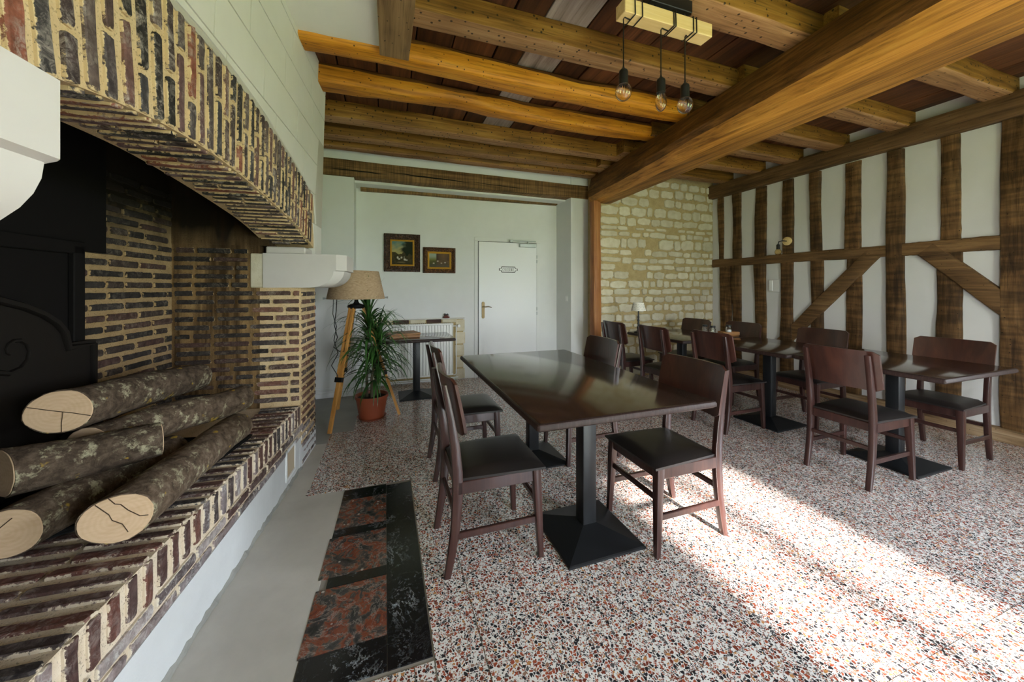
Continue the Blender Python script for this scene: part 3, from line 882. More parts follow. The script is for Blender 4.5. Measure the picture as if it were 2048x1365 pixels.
# --- hearth: header bricks on top, soldiers on the front, stretchers below
HP=.0655
nh=int((2.92-.30)/HP)
for k in range(nh):
    y=.33+HP*k
    L=rb.uniform(.22,.245)
    brick('hearth_brick',XF-.002-L/2,y,.451,L,rb.uniform(.031,.038),rb.uniform(.008,.012),'+z',0,'hearth_brick')
    if y<1.95:
        L2=rb.uniform(.20,.24)
        brick('hearth_brick',XF-.012-L-L2/2,y,.451,L2,rb.uniform(.031,.038),rb.uniform(.006,.010),'+z',0,'hearth_brick')
    Hs=rb.uniform(.118,.135)
    brick('hearth_brick' if rb.random()<.6 else 'hearth_white_brick',XF-.005,y,.452-Hs/2,Hs,rb.uniform(.033,.041),rb.uniform(.008,.011),'+x_up',0,'hearth_brick')
y=.28; row=0
while y<2.93:
    L=.225
    brick('hearth_brick' if rb.random()<.55 else 'hearth_white_brick',XF-.004,y+L/2,.293,L-.016,.041,.010,'+x',0,'hearth_brick')
    brick('hearth_white_brick',XF-.004,y+L/2-.11,.242,L-.016,.036,.0085,'+x',0,'hearth_brick')
    y+=L
# small white framed vent door in the plinth
bm=bmesh.new(); rf=random.Random(6); rings=[]
for k in range(91):
    y=.15+2.78*k/90; q=rf.uniform(.008,.018); hq=rf.uniform(.008,.026)
    rings.append([(-.81,y,0),(-.80+q,y,0),(-.80+q*.6,y,hq*.4),(-.797,y,hq),(-.81,y,hq)])
loft(bm,rings); finish('screed_fillet',bm,M['fillet'],fire)
v=box('vent',XF+.001,XF+.004,2.625,2.775,.075,.235,plain('vent_board',(.52,.42,.30),.8),fire)
bm=bmesh.new()
for (a,b,c,d_) in ((2.605,2.625,.055,.255),(2.775,2.795,.055,.255),(2.605,2.795,.235,.255),(2.605,2.795,.055,.075)): B(bm,XF,XF+.009,a,b,c,d_,.002)
finish('vent_frame',bm,M['white_paint'],fire)
# --- corbels: block, fillet and quarter round
def corbel(y0,y1,xn,dz,xb=-1.035,c=.062):
    zt,zm,zb=1.548+dz,1.432+dz,1.305+dz
    def prof(px):
        P=[(xb,zb),(xb,zt),(xn-px,zt),(xn-px,zm),(xn-px-.018,zm-.006)]
        for k in range(1,9):
            a=R(90*k/8)
            P.append((xn-px-.018-.16*(1-math.cos(a))*1.0, zm-.006-(zm-.006-zb)*math.sin(a)))
        return P
    bm=bmesh.new(); rings=[]
    for y,px in ((y0,c),(y0+.004,c-.006),(y0+c,0),(y1-c,0),(y1,c)):
        rings.append([(x,y,z) for x,z in prof(px)])
    loft(bm,rings); return finish('corbel',bm,M['corbel'],fire,25)
corbel(2.918,3.345,-.500,0.0)
corbel(.20,.700,-.505,.058,-1.0,.012)
bm=bmesh.new(); B(bm,-1.03,-.775,2.95,3.33,1.545,1.60,.008); finish('corbel_bed',bm,M['corbel'],fire)
bm=bmesh.new(); B(bm,-1.115,-1.037,2.924,3.3,1.305,1.545,.006); finish('corbel_stop',bm,M['stone'],fire)
bm=bmesh.new(); B(bm,-1.6,-.62,.10,.64,0.0,1.40); finish('pier',bm,M['mortar'],fire)
# --- blackened steel plates at the back
bm=bmesh.new(); B(bm,-1.57,-1.545,.2,2.36,1.48,2.45,.003); B(bm,-1.57,-1.545,.2,2.205,.45,1.48,.003)
finish('back_plate',bm,M['steel_black'],fire)
bm=bmesh.new(); B(bm,-1.545,-1.52,2.14,2.20,.45,1.50,.004); B(bm,-1.545,-1.52,.3,2.20,1.46,1.52,.004); finish('plate_frame',bm,M['steel_black'],fire)

# cast iron fireback with arched top and scrolled relief
fb_=empty('fireback',FM@Vector((-1.50,1.42,.46)),FA,'dark cast-iron fireback with arched top and scrolled relief leaning at the back of the hearth','fireback')
bm=bmesh.new()
pts=[(-.79,0),(.79,0),(.79,.595),(.655,.595)]
for k in range(0,13):
    a=R(0+180*k/12); pts.append((.655*math.cos(a)*(1.0),.60+.26*math.sin(a)))
pts+= [(-.655,.595),(-.79,.595)]
prism(bm,pts,'X',-.02,.012); finish('plate',bm,M['cast_iron'],fb_)
bm=bmesh.new()
tube(bm,[(.014,x,z) for x,z in [(-.77,.02),(.77,.02),(.77,.575),(.64,.575)]+[(.635*math.cos(R(180*k/16)),.60+.24*math.sin(R(180*k/16))) for k in range(1,16)]+[(-.64,.575),(-.77,.575),(-.77,.02)]],.016,6)
finish('border',bm,M['cast_iron'],fb_,60)
r=random.Random(8)
bm=bmesh.new()
for k in range(16):
    cy,cz=r.uniform(-.62,.66),r.uniform(.10,.68); s0=r.uniform(.05,.10); ph=r.uniform(0,6.28); sg=r.choice([-1,1])
    tube(bm,[(.014,cy+s0*(1-t/14)*math.cos(ph+sg*t*.55),cz+s0*(1-t/14)*math.sin(ph+sg*t*.55)) for t in range(13)],[.011*(1-.04*t) for t in range(13)],6)
o=finish('relief',bm,M['cast_iron'],fb_,60); o['kind']='stuff'

# black iron ash tray under the logs
tr=empty('ash_tray',FM@Vector((-1.2,1.9,.4655)),FA,'flat black iron ash tray lying on the brick hearth under the logs','tray')
bm=bmesh.new(); prism(bm,[(-.33,-.38),(.02,-.34),(.25,-.20),(.315,.43),(-.30,.50)],'Z',0,.010); finish('plate',bm,M['ash_iron'],tr)
bm=bmesh.new(); tube(bm,[(-.33,-.38,.013),(.02,-.34,.013),(.25,-.20,.013),(.315,.43,.013),(-.30,.50,.013)],.008,6); finish('rim',bm,M['ash_iron'],tr,60)

# --- logs
def log(p0,p1,r0,r1,seed,label,cracks=(),knots=(),ob=.36):
    p0=Vector(p0); p1=Vector(p1); L=(p1-p0).length
    d=(p1-p0).normalized()
    e_=empty('log',(0,0,0),0,label,'log','firewood logs on the hearth')
    up=Vector((0,0,1)); y=up.cross(d).normalized(); zz=d.cross(y)
    e_.matrix_world=FM@Matrix(((d.x,y.x,zz.x,p0.x),(d.y,y.y,zz.y,p0.y),(d.z,y.z,zz.z,p0.z),(0,0,0,1)))
    r=random.Random(seed); n=30; seg=26
    f=[sm(seed*7+i,4,3,12) for i in range(6)]
    bm=bmesh.new(); rings=[]
    def rad(a,t):
        return (r0+(r1-r0)*t/L)*(1+.045*math.cos(2*a+f[0](t*.6))+.025*math.cos(3*a+2*f[1](t))+.02*f[2](t*2+a))
    for k in range(seg+1):
        t=L*k/seg; cy=.010*f[3](t*.8); cz=.010*f[4](t*.8)
        rings.append([(t-(ob*max(0,1-k/4)*rad(6.2832*j/n,t)*math.cos(6.2832*j/n)),cy+(rad(6.2832*j/n,t)+r.uniform(-.0022,.0022))*math.cos(6.2832*j/n),cz+(rad(6.2832*j/n,t)+r.uniform(-.0022,.0022))*math.sin(6.2832*j/n)) for j in range(n)])
    loft(bm,rings)
    for (t,a,s) in knots:
        rr_=rad(a,t); tube(bm,[(t,rr_*.7*math.cos(a),rr_*.7*math.sin(a)),(t-.01,(rr_+.020)*math.cos(a),(rr_+.020)*math.sin(a))],[s*1.2,s],10)
    finish('bark',bm,M['bark'],e_,50)
    for t,sgn in ((0,-1),(L,1)):
        cy=.010*f[3](t*.8); cz=.010*f[4](t*.8)
        bm=bmesh.new(); ring=lambda q,x:[(x-(ob*q*rad(6.2832*j/n,t)*math.cos(6.2832*j/n) if sgn<0 else 0),cy+q*rad(6.2832*j/n,t)*math.cos(6.2832*j/n),cz+q*rad(6.2832*j/n,t)*math.sin(6.2832*j/n)) for j in range(n)]
        loft(bm,[ring(.965,t-sgn*.002),ring(.95,t+sgn*.0025)]); ct=finish('cut_face',bm,M['cut_wood'],e_)
        if sgn<0:
            for pts in cracks:
                bm=bmesh.new()
                for (a,b) in zip(pts,pts[1:]):
                    a=Vector((-.0035-ob*a[0]*r0,cy+a[0]*r0,cz+a[1]*r0)); b=Vector((-.0035-ob*b[0]*r0,cy+b[0]*r0,cz+b[1]*r0))
                    tube(bm,[a,b],.0014,4)
                finish('crack',bm,M['crack'],ct)
    for (t,a,s) in knots:
        rr_=rad(a,t)+.021; bm=bmesh.new(); tube(bm,[(t-.01,(rr_-.003)*math.cos(a),(rr_-.003)*math.sin(a)),(t-.0105,rr_*math.cos(a),rr_*math.sin(a))],[s*.8,s*.75],10); finish('knot',bm,M['cut_wood'],e_)
    return e_
log((-1.275,1.73,.845),(-1.19,2.46,.800),.083,.074,1,'topmost log of the pile with a wide pale cut face',[[(-.95,-.30),(-.4,-.10),(.2,.08),(.9,.32)],[(-.12,0),(-.10,-.5),(-.12,-.93)]])
log((-1.305,1.575,.690),(-1.005,1.80,.690),.082,.068,2,'short log under the topmost one, its grey cut end at the left picture edge')
log((-1.22,1.78,.695),(-.92,2.34,.695),.075,.068,3,'log behind in the second layer, its far end nearest the brick jamb')
log((-1.195,1.46,.556),(-1.08,2.02,.555),.078,.070,4,'lowest log at the left with a sawn knot beside its cut face',[[(-.2,.6),(.3,.1),(.75,-.4)]],[(.035,-.15,.020)])
log((-.918,1.44,.565),(-.925,2.27,.560),.080,.073,5,'front log with two long cracks across its pale cut face',[[(.55,.75),(.2,.25),(.12,0),(-.15,-.25),(-.30,-.62)],[(.22,.9),(.05,.62),(-.1,.55),(-.3,.25),(-.62,-.1),(-.85,-.15)]],[(.78,-.05,.018)])

# ================================================================== dining chairs
def make_chair(label,group):
    t=empty('dining_chair',(0,0,0),0,label,'chair',group)
    # padded seat, slightly trapezoid and domed
    bm=bmesh.new(); rings=[]
    nx,ny=10,10
    def half(x): return .188+.028*(x+.19)/.42
    top=[];bot=[]
    for i in range(nx+1):
        u=i/nx; x=-.190+.425*u; a=[];b=[]
        for j in range(ny+1):
            v=j/ny*2-1
            ed=max(abs(v),abs(2*u-1)); dome=.016*(1-v*v)*(1-(2*u-1)**2)
            rim=.016*max(0,(ed-.86)/.14)**2
            ins=1-.012*(max(abs(v),abs(2*u-1))>.99)
            a.append(bm.verts.new((x,half(x)*v*ins,.452+dome-rim)))
            b.append(bm.verts.new((x*.99,half(x)*v*.985,.424)))
        top.append(a);bot.append(b)
    for i in range(nx):
        for j in range(ny):
            bm.faces.new((top[i][j],top[i+1][j],top[i+1][j+1],top[i][j+1]))
            bm.faces.new((bot[i][j+1],bot[i+1][j+1],bot[i+1][j],bot[i][j]))
    for i in range(nx):
        bm.faces.new((top[i+1][0],top[i][0],bot[i][0],bot[i+1][0])); bm.faces.new((top[i][ny],top[i+1][ny],bot[i+1][ny],bot[i][ny]))
    for j in range(ny):
        bm.faces.new((top[0][j],top[0][j+1],bot[0][j+1],bot[0][j])); bm.faces.new((top[nx][j+1],top[nx][j],bot[nx][j],bot[nx][j+1]))
    finish('seat',bm,M['leather'],t,50)
    W=M['chair_wood']
    # aprons
    bm=bmesh.new(); B(bm,.185,.205,-.175,.175,.366,.424,.003); finish('apron',bm,W,t)
    bm=bmesh.new(); B(bm,-.195,-.175,-.165,.165,.366,.424,.003); finish('apron',bm,W,t)
    for s in (-1,1):
        bm=bmesh.new(); B(bm,-.19,.19,s*.186-.010,s*.186+.010,.366,.424,.003); finish('apron',bm,W,t)
    for s in (-1,1):
        # front leg, tapered inwards
        bm=bmesh.new(); rings=[]
        for z,wd in ((0,.026),(.20,.034),(.424,.042)):
            ox=.212+.012*(1-z/.424)-wd/2+.003; oy=s*(.207-wd/2+.004*(1-z/.424))
            rings.append([(ox+x,oy+y,z) for x,y in rrect(wd,wd,.004,3)])
        loft(bm,rings); finish('leg',bm,W,t,40)
        # sabre rear leg with the back post
        bm=bmesh.new(); rings=[]
        for z,x,dp in ((0,-.236,.030),(.10,-.217,.036),(.22,-.199,.042),(.36,-.189,.047),(.46,-.190,.047),(.58,-.200,.042),(.70,-.218,.034),(.80,-.236,.028),(.868,-.250,.022)):
            rings.append([(x+a,s*.181+b,z) for a,b in rrect(dp,.030,.005,3)])
        loft(bm,rings); finish('leg',bm,W,t,40)
        bm=bmesh.new(); B(bm,-.195,.195,s*.187-.009,s*.187+.009,.165,.195,.003); finish('stretcher',bm,W,t)
    bm=bmesh.new(); B(bm,.190,.206,-.18,.18,.255,.282,.003); finish('stretcher',bm,W,t)
    bm=bmesh.new(); B(bm,-.205,-.187,-.17,.17,.245,.272,.003); finish('stretcher',bm,W,t)
    # curved plywood back board
    bm=bmesh.new(); rings=[]
    n=14
    for k in range(n+1):
        v=k/n*2-1; y=.222*v
        bow=.034*v*v
        cut=.020*max(0,(abs(v)-.90)/.10)**2
        prof=[]
        for z in (.632+cut,.70,.78,.85,.893-cut):
            x=-.168-.052*((z-.63)/.26)**1.15
            prof.append((x+bow-.022,z))
        rings.append([(x-.007,y,z) for x,z in prof]+[(x+.007,y,z) for x,z in reversed(prof)])
    loft(bm,rings); finish('backrest',bm,M['chair_ply'],t,40)
    return t
CG='dark dining chairs with padded seats'
CH_=[ # x y rz label
 (.50,1.815,0,'near left chair of the large table, closest to the marble floor strip'),
 (.555,2.66,0,'far left chair of the large table, nearer the potted plant'),
 (1.455,1.62,180,'near right chair of the large table, tucked under its front right corner'),
 (1.475,2.56,180,'far right chair of the large table, only its back showing above the tabletop'),
 (3.165,1.62,0,'nearest chair of the table row seen from behind on the aisle side'),
 (3.10,2.60,0,'second chair from the front on the aisle side of the table row'),
 (2.94,3.20,0,'third chair on the aisle side of the row, in front of the small table lamp'),
 (2.86,3.80,0,'farthest aisle chair of the row, beside the brown oak post'),
 (4.105,1.58,180,'nearest wall-side chair of the row, under the right diagonal brace'),
 (3.93,2.40,180,'second wall-side chair of the row, behind the nearest aisle chair back'),
 (3.85,3.19,180,'wall-side chair of the row just right of the wooden tray with a jar'),
 (3.72,3.76,180,'last wall-side chair of the row, in the corner by the stone wall'),
]
proto=None
for (x,y,a,lab) in CH_:
    if proto is None: c=make_chair(lab,CG); proto=c
    else: c=copy_tree(proto); c['label']=lab
    c.location=(x,y,0); c.rotation_euler=(0,0,R(a))

# ================================================================== pedestal tables
def ped(t,cx,cy,h,bw=.215,colw=.040):
    bm=bmesh.new()
    loft(bm,[[(cx+a*s,cy+b*s,z) for a,b in ((-1,-1),(1,-1),(1,1),(-1,1))] for s,z in ((bw,0),(bw,.010),(bw-.006,.014),(colw+.012,.060),(colw,.064))])
    finish('base',bm,M['black_metal'],t)
    bm=bmesh.new(); B(bm,cx-colw,cx+colw,cy-colw,cy+colw,.055,h-.042,.006,None,2); finish('column',bm,M['black_metal'],t,30)
    bm=bmesh.new(); B(bm,cx-.16,cx+.16,cy-.025,cy+.025,h-.042,h-.034,.002); B(bm,cx-.025,cx+.025,cy-.16,cy+.16,h-.042,h-.034,.002); finish('bracket',bm,M['black_metal'],t)
def table(name,cx,cy,sx,sy,h,peds,label,rz=0,group=None,bw=.215):
    t=empty(name,(cx,cy,0),R(rz),label,'table',group)
    bm=bmesh.new(); rings=[]
    prof=[(-.010,-.034),(0,-.026),(0,-.012),(-.004,-.004),(-.012,0)]
    for o_,z in prof: rings.append([(x,y,h+z) for x,y in rrect(sx+2*o_,sy+2*o_,.012,4)])
    loft(bm,rings)
    for f in bm.faces: f.normal_update()
    bmesh.ops.recalc_face_normals(bm,faces=bm.faces)
    for f in bm.faces:
        if abs(f.normal.z)<.95: f.material_index=1
    finish('tabletop',bm,[M['table_top'],M['table_edge']],t,30)
    for (a,b) in peds: ped(t,a,b,h,bw)
    return t
table('dining_table',1.055,2.135,.955,1.60,.75,[(-.04,-.435),(.02,.46)],'large dark rectangular dining table on two black pedestals in the middle of the room')
table('dining_table',3.650,1.635,.925,.875,.75,[(-.02,-.01)],'nearest square table of the row, its front edge at the right picture edge',0,'square tables in a row along the timbered wall')
table('dining_table',3.545,2.525,.89,.875,.75,[(-.01,-.02)],'middle square table of the row along the timbered wall',2.5,'square tables in a row along the timbered wall')
table('dining_table',3.36,3.43,.90,.89,.75,[(0,0)],'farthest square table of the row, carrying the small lamp near the stone wall',2,'square tables in a row along the timbered wall')
table('side_table',.36,4.40,.80,.62,.735,[(0,.14)],'small dark pedestal table in front of the radiator behind the plant',0,None,.205)

# wooden box/board lying on the side table
bt=empty('wooden_tray',(.19,4.40,.736),R(12),'flat brown wooden case lying on the side table before the radiator','tray')
bm=bmesh.new(); B(bm,-.17,.17,-.13,.13,0,.030,.004); finish('base',bm,M['board_wood'],bt)
bm=bmesh.new(); B(bm,-.175,.175,-.135,.135,.031,.052,.004); finish('lid',bm,M['board_wood'],bt)

# tray with jars on the row
wt=empty('serving_board',(3.80,3.17,.751),R(-8),'brown wooden serving board holding one glass jar on the table row','board')
bm=bmesh.new(); loft(bm,[[(x*s,y*s,z) for x,y in rrect(.20,.15,.03,4)] for s,z in ((.93,0),(1,.008),(1,.038),(.97,.043),(.90,.040),(.88,.018))]); finish('dish',bm,M['board_wood'],wt,40)
def jar(x,y,z,label,fill):
    j=empty('jar',(x,y,z),0,label,'jar','glass jars with black lids on the table row')
    bm=bmesh.new(); lathe(bm,[(.001,0),(.030,0),(.033,.004),(.033,.062),(.027,.072),(.027,.078),(.0245,.078),(.0245,.071),(.030,.061),(.030,.006),(.001,.005)],20); finish('body',bm,M['glass'],j,40)
    bm=bmesh.new(); lathe(bm,[(.001,.0055),(.0295,.0065),(.0295,fill),(.001,fill+.002)],16); finish('contents',bm,M['salt'],j,40)
    bm=bmesh.new(); lathe(bm,[(.001,.100),(.028,.100),(.031,.097),(.031,.079),(.001,.079)],20); finish('lid',bm,M['black_plastic'],j,40)
    return j
jar(3.70,3.30,.751,'glass jar standing free on the table row, left of the one on the wooden board',.030)
jar(3.80,3.17,.751+.019,'glass jar with black lid standing in the brown wooden serving board',.045)
jar(3.72,3.43,.751,'farther of the two glass jars standing together left of the wooden board',.026)

# small table lamp by the stone wall
tl=empty('table_lamp',(2.975,3.735,.751),0,'small table lamp with cream shade and dark turned stem before the stone wall','lamp')
bm=bmesh.new(); lathe(bm,[(.001,0),(.055,0),(.055,.010),(.030,.018),(.012,.030),(.010,.06),(.016,.075),(.009,.09),(.014,.11),(.009,.13),(.015,.15),(.009,.17),(.013,.19),(.008,.21),(.008,.30),(.001,.30)],16); finish('stem',bm,M['black_metal'],tl,50)
bm=bmesh.new(); lathe(bm,[(.088,.270),(.090,.272),(.062,.372),(.060,.372)],28); lathe(bm,[(.060,.372),(.086,.270),(.088,.270)],28); finish('shade',bm,M['fabric'],tl,60)
bm=bmesh.new()
for k in range(4):
    z=.290+.018*k; rad_=.0895-.28*(z-.272)
    for a in range(0,360,9):
        if (a//9+k)%3: tube(bm,[((rad_+.0008)*math.cos(R(a)),(rad_+.0008)*math.sin(R(a)),z),((rad_-.0008)*math.cos(R(a+6)),(rad_-.0008)*math.sin(R(a+6)),z+.006)],.0012,4)
o=finish('printed_script',bm,M['black_metal'],tl); o['kind']='stuff'
# ================================================================== floor lamp
fl=empty('floor_lamp',(-.27,3.93,0),0,'tripod floor lamp with orange pine legs and burlap drum shade beside the fireplace','lamp')
bm=bmesh.new(); lathe(bm,[(.268,1.195),(.270,1.197),(.212,1.468),(.210,1.470)],40); lathe(bm,[(.208,1.469),(.266,1.197),(.268,1.195)],40); finish('shade',bm,M['burlap'],fl,60)
feet=[(-.198,-.334),(.41,-.016),(-.212,.365)]
apex=[(-.035,-.05),(.06,0),(-.035,.05)]
for (fx,fy),(ax,ay) in zip(feet,apex):
    bm=bmesh.new()
    f0=Vector((fx,fy,0)); a0=Vector((ax,ay,1.12)); d=(a0-f0)
    side=d.cross(Vector((0,0,1))).normalized(); up=side.cross(d.normalized())
    # lower leaf and two upper rails
    for (t0,t1,o,wd) in ((0,.62,0,.030),(.38,1,.020,.016),(.38,1,-.020,.016)):
        A=f0+d*t0+side*o; Bq=f0+d*t1+side*o
        loft(bm,[[P+side*sx*wd/2+up*su*.012 for sx,su in ((-1,-1),(1,-1),(1,1),(-1,1))] for P in (A,Bq)])
    leg=finish('leg',bm,M['pine'],fl)
    bm=bmesh.new(); P=f0+d*.40
    loft(bm,[[P+d.normalized()*q+side*sx*.034+up*su*.018 for sx,su in ((-1,-1),(1,-1),(1,1),(-1,1))] for q in (-.022,.022)]); finish('collar',bm,M['black_metal'],leg)
bm=bmesh.new(); lathe(bm,[(.001,1.10),(.075,1.10),(.085,1.115),(.075,1.135),(.030,1.15),(.018,1.17),(.018,1.28),(.001,1.28)],16); finish('head',bm,M['black_metal'],fl,40)
bm=bmesh.new()
for a in (20,140,260): tube(bm,[(.018*math.cos(R(a)),.018*math.sin(R(a)),1.225),(.268*math.cos(R(a)),.268*math.sin(R(a)),1.205)],.004,6)
finish('shade_spider',bm,M['black_metal'],fl,60)
for a in (195,5):
    bm=bmesh.new(); x,y=.268*math.cos(R(a)),.268*math.sin(R(a)); tube(bm,[(x,y,1.205),(x*1.12,y*1.12,1.205)],[.006,.011],8); finish('shade_knob',bm,M['steel'],fl,60)
bm=bmesh.new()
tube(bm,[(-.20,-.05,1.20),(-.205,-.06,1.05),(-.17,-.08,.93),(-.19,-.10,.80),(-.15,-.14,.68),(-.20,-.19,.58),(-.15,-.22,.50),(-.135,-.22,.45)],.004,6)
tube(bm,[(-.17,-.05,1.20),(-.175,-.06,1.08),(-.19,-.08,.95),(-.16,-.1,.83),(-.19,-.12,.74),(-.10,-.10,.66),(.02,-.02,.60),(.10,.02,.52)],.004,6)
tube(bm,[(-.13,-.22,.45),(.05,-.10,.62),(.06,.05,.50),(-.10,.12,.42)],.0035,6)
finish('cable',bm,M['black_plastic'],fl,60)

# ================================================================== potted dracaena
pp=empty('potted_plant',(-.125,3.905,0),0,'tall spiky-leaved dracaena in a terracotta pot with saucer beside the tripod lamp','plant')
bm=bmesh.new(); lathe(bm,[(.001,.012),(.116,.012),(.118,.02),(.150,.205),(.158,.207),(.160,.235),(.150,.235),(.142,.205),(.140,.20),(.001,.20)],36); pot=finish('pot',bm,M['terracotta'],pp,40)
bm=bmesh.new(); lathe(bm,[(.001,0),(.115,0),(.138,.022),(.141,.022),(.118,.006),(.001,.006)],36); finish('saucer',bm,M['terracotta'],pp,40)
bm=bmesh.new(); lathe(bm,[(.001,.212),(.06,.214),(.139,.206)],24); finish('soil',bm,M['soil'],pp,40)
stems=[((-.045,.0,.20),(-.05,.0,.60),(-.03,-.01,1.02)),((.03,.02,.20),(.045,.02,.50),(.06,.03,.78)),((.0,-.04,.20),(-.0,-.05,.40),(.02,-.05,.56))]
for s in stems:
    bm=bmesh.new(); tube(bm,s,[.014,.012,.010],8); finish('stem',bm,M['stem'],pp,60)
def leaf_mesh(L,wd,arch,seed):
    r=random.Random(seed); bm=bmesh.new(); n=9; x=0; z=0; a=R(arch[0]); rows_=[]
    tw=r.uniform(-.3,.3)
    for k in range(n+1):
        t=k/n; wdt=wd*(.55+.45*min(1,t*5))*(1-t**2.2)+.0006
        rows_.append((x,z,wdt,t))
        a=R(arch[0]+(arch[1]-arch[0])*t**1.1); x+=math.cos(a)*L/n; z+=math.sin(a)*L/n
    prev=None
    for (x,z,wdt,t) in rows_:
        c=math.cos(tw*t); s_2=math.sin(tw*t)
        v=[bm.verts.new((x,-wdt*c,z-wdt*s_2+.15*wdt)),bm.verts.new((x,0,z)),bm.verts.new((x,wdt*c,z+wdt*s_2+.15*wdt))]
        if prev:
            bm.faces.new((prev[0],v[0],v[1],prev[1])); bm.faces.new((prev[1],v[1],v[2],prev[2]))
        prev=v
    me=bpy.data.meshes.new('leaf'); bm.to_mesh(me); bm.free(); me.materials.append(M['leaf'])
    me.polygons.foreach_set('use_smooth',[True]*len(me.polygons)); return me
LM=[leaf_mesh(L*1.08,wd*1.5,ar,i) for i,(L,wd,ar) in enumerate([(.40,.0075,(70,-60)),(.46,.008,(60,-80)),(.36,.0075,(40,-85)),(.42,.008,(20,-88)),(.33,.007,(80,20)),(.42,.008,(50,-55)),(.30,.007,(0,-88)),(.38,.008,(84,50)),(.40,.008,(30,-75))])]
r=random.Random(31)
nl=0
def leaves(top,n,spread_low,kinds,h):
    for k in range(n):
        f=k/n
        z=top[2]-h*(1-f)
        me=LM[r.choice(kinds[min(len(kinds)-1,int(f*len(kinds)))])]
        a=r.uniform(0,6.283)
        s=r.uniform(.8,1.12)
        m=Matrix.Translation((top[0]+.01*math.cos(a),top[1]+.01*math.sin(a),z))@Matrix.Rotation(a,4,'Z')@Matrix.Rotation(r.uniform(-.15,.15),4,'X')@Matrix.Scale(s,4)
        inst('leaf',me,pp,m)
leaves((-.03,-.01,1.05),112,0,[(3,6,2),(2,3,8),(8,1,5),(0,5,1),(4,7,0)],.40)
leaves((.06,.03,.84),102,0,[(3,6),(2,3,8),(8,1,5),(0,5,1),(4,0)],.34)
leaves((.02,-.05,.62),80,0,[(3,6),(2,3,8),(8,2,5),(1,5)],.24)

# ================================================================== radiator, its niche and the wall things
nb=empty('niche_surround',(0,5.15,0),0,'rough stone and brick edging of the radiator niche in the back wall','surround')
r=random.Random(12)
for za,zb in ((.0,.16),(.16,.33),(.33,.50),(.50,.68),(.68,.86)):
    bm=bmesh.new(); B(bm,.945+r.uniform(-.01,.01),1.075+r.uniform(-.015,.02),-.012,.02,za+.006,zb-.006,.008); finish('stone',bm,M['stone'],nb)
for i,x in enumerate((-.12,.10,.32,.54,.76)):
    bm=bmesh.new(); B(bm,x+.004,x+.21,-.012,.02,.815,.866,.006); finish('brick',bm,M['niche_brick'] if i in (1,3) else M['stone'],nb)
bm=bmesh.new(); B(bm,-.14,1.06,-.006,.02,.02,.86); finish('mortar_bed',bm,M['stone_mortar'],nb)
bm=bmesh.new(); B(bm,-.16,1.08,-.022,.02,.866,.884,.006); finish('ledge',bm,M['block'],nb)
rad=empty('radiator',(.42,5.08,0),0,'white ribbed panel radiator under the two paintings','radiator')
bm=bmesh.new(); n=24; x0,x1=-.50,.478; ring=[]
prof=[]
for k in range(n):
    a=x0+.012+(x1-x0-.024)*k/n; wv_=(x1-x0-.024)/n
    prof+=[(a,0),(a+wv_*.25,.0),(a+wv_*.4,.013),(a+wv_*.85,.013)]
prof=[(x0,.0)]+prof+[(x1,0)]
loft(bm,[[(x,-.04+y,z) for x,y in prof]+[(x1,.03,z),(x0,.03,z)] for z in (.11,.79)]); finish('panel',bm,M['radiator'],rad)
bm=bmesh.new(); B(bm,x0-.003,x1+.003,-.046,.034,.79,.815,.006); finish('top_grille',bm,M['radiator'],rad); bm=bmesh.new(); B(bm,x0-.003,x1+.003,-.046,.034,.09,.112,.006)
finish('bottom_rail',bm,M['radiator'],rad)
bm=bmesh.new()
for k in range(34): B(bm,x0+.02+.0277*k,x0+.03+.0277*k,-.03,.02,.8152,.8162)
o=finish('grille_slots',bm,M['gap'],rad); o['kind']='stuff'
bm=bmesh.new(); tube(bm,[(.478,0,.77),(.52,0,.77),(.54,-.01,.77)],.008,8); tube(bm,[(.527,-.01,.76),(.527,-.01,.10),(.49,-.01,.08)],.007,8); finish('pipe',bm,M['white_paint'],rad,60)
bm=bmesh.new(); lathe(bm,[(.001,-.025),(.020,-.025),(.022,0),(.020,.03),(.001,.03)],14); bmesh.ops.transform(bm,matrix=Matrix.Translation((.56,-.012,.772))@Matrix.Rotation(R(90),4,'X'),verts=bm.verts); finish('valve',bm,M['white_plastic'],rad,40)
bm=bmesh.new(); tube(bm,[(-.5,.0,.10),(-.7,.0,.06)],.007,8); tube(bm,[(-.5,-.03,.055),(.55,-.03,.055)],.008,8); finish('pipe',bm,M['white_paint'],rad,60)
orn=empty('ornament',(.815,5.125,.884),0,'small dark red ornament standing on the radiator niche ledge','ornament')
bm=bmesh.new(); lathe(bm,[(.001,0),(.045,0),(.050,.012),(.030,.026),(.020,.036),(.001,.040)],14); finish('bell',bm,M['ornament'],orn,40)
bm=bmesh.new(); tube(bm,[(-.03,0,.03),(-.02,0,.055),(.0,0,.045),(.02,0,.052),(.035,0,.03)],[.004,.010,.007,.009,.003],8); finish('handle',bm,M['black_metal'],orn,60)

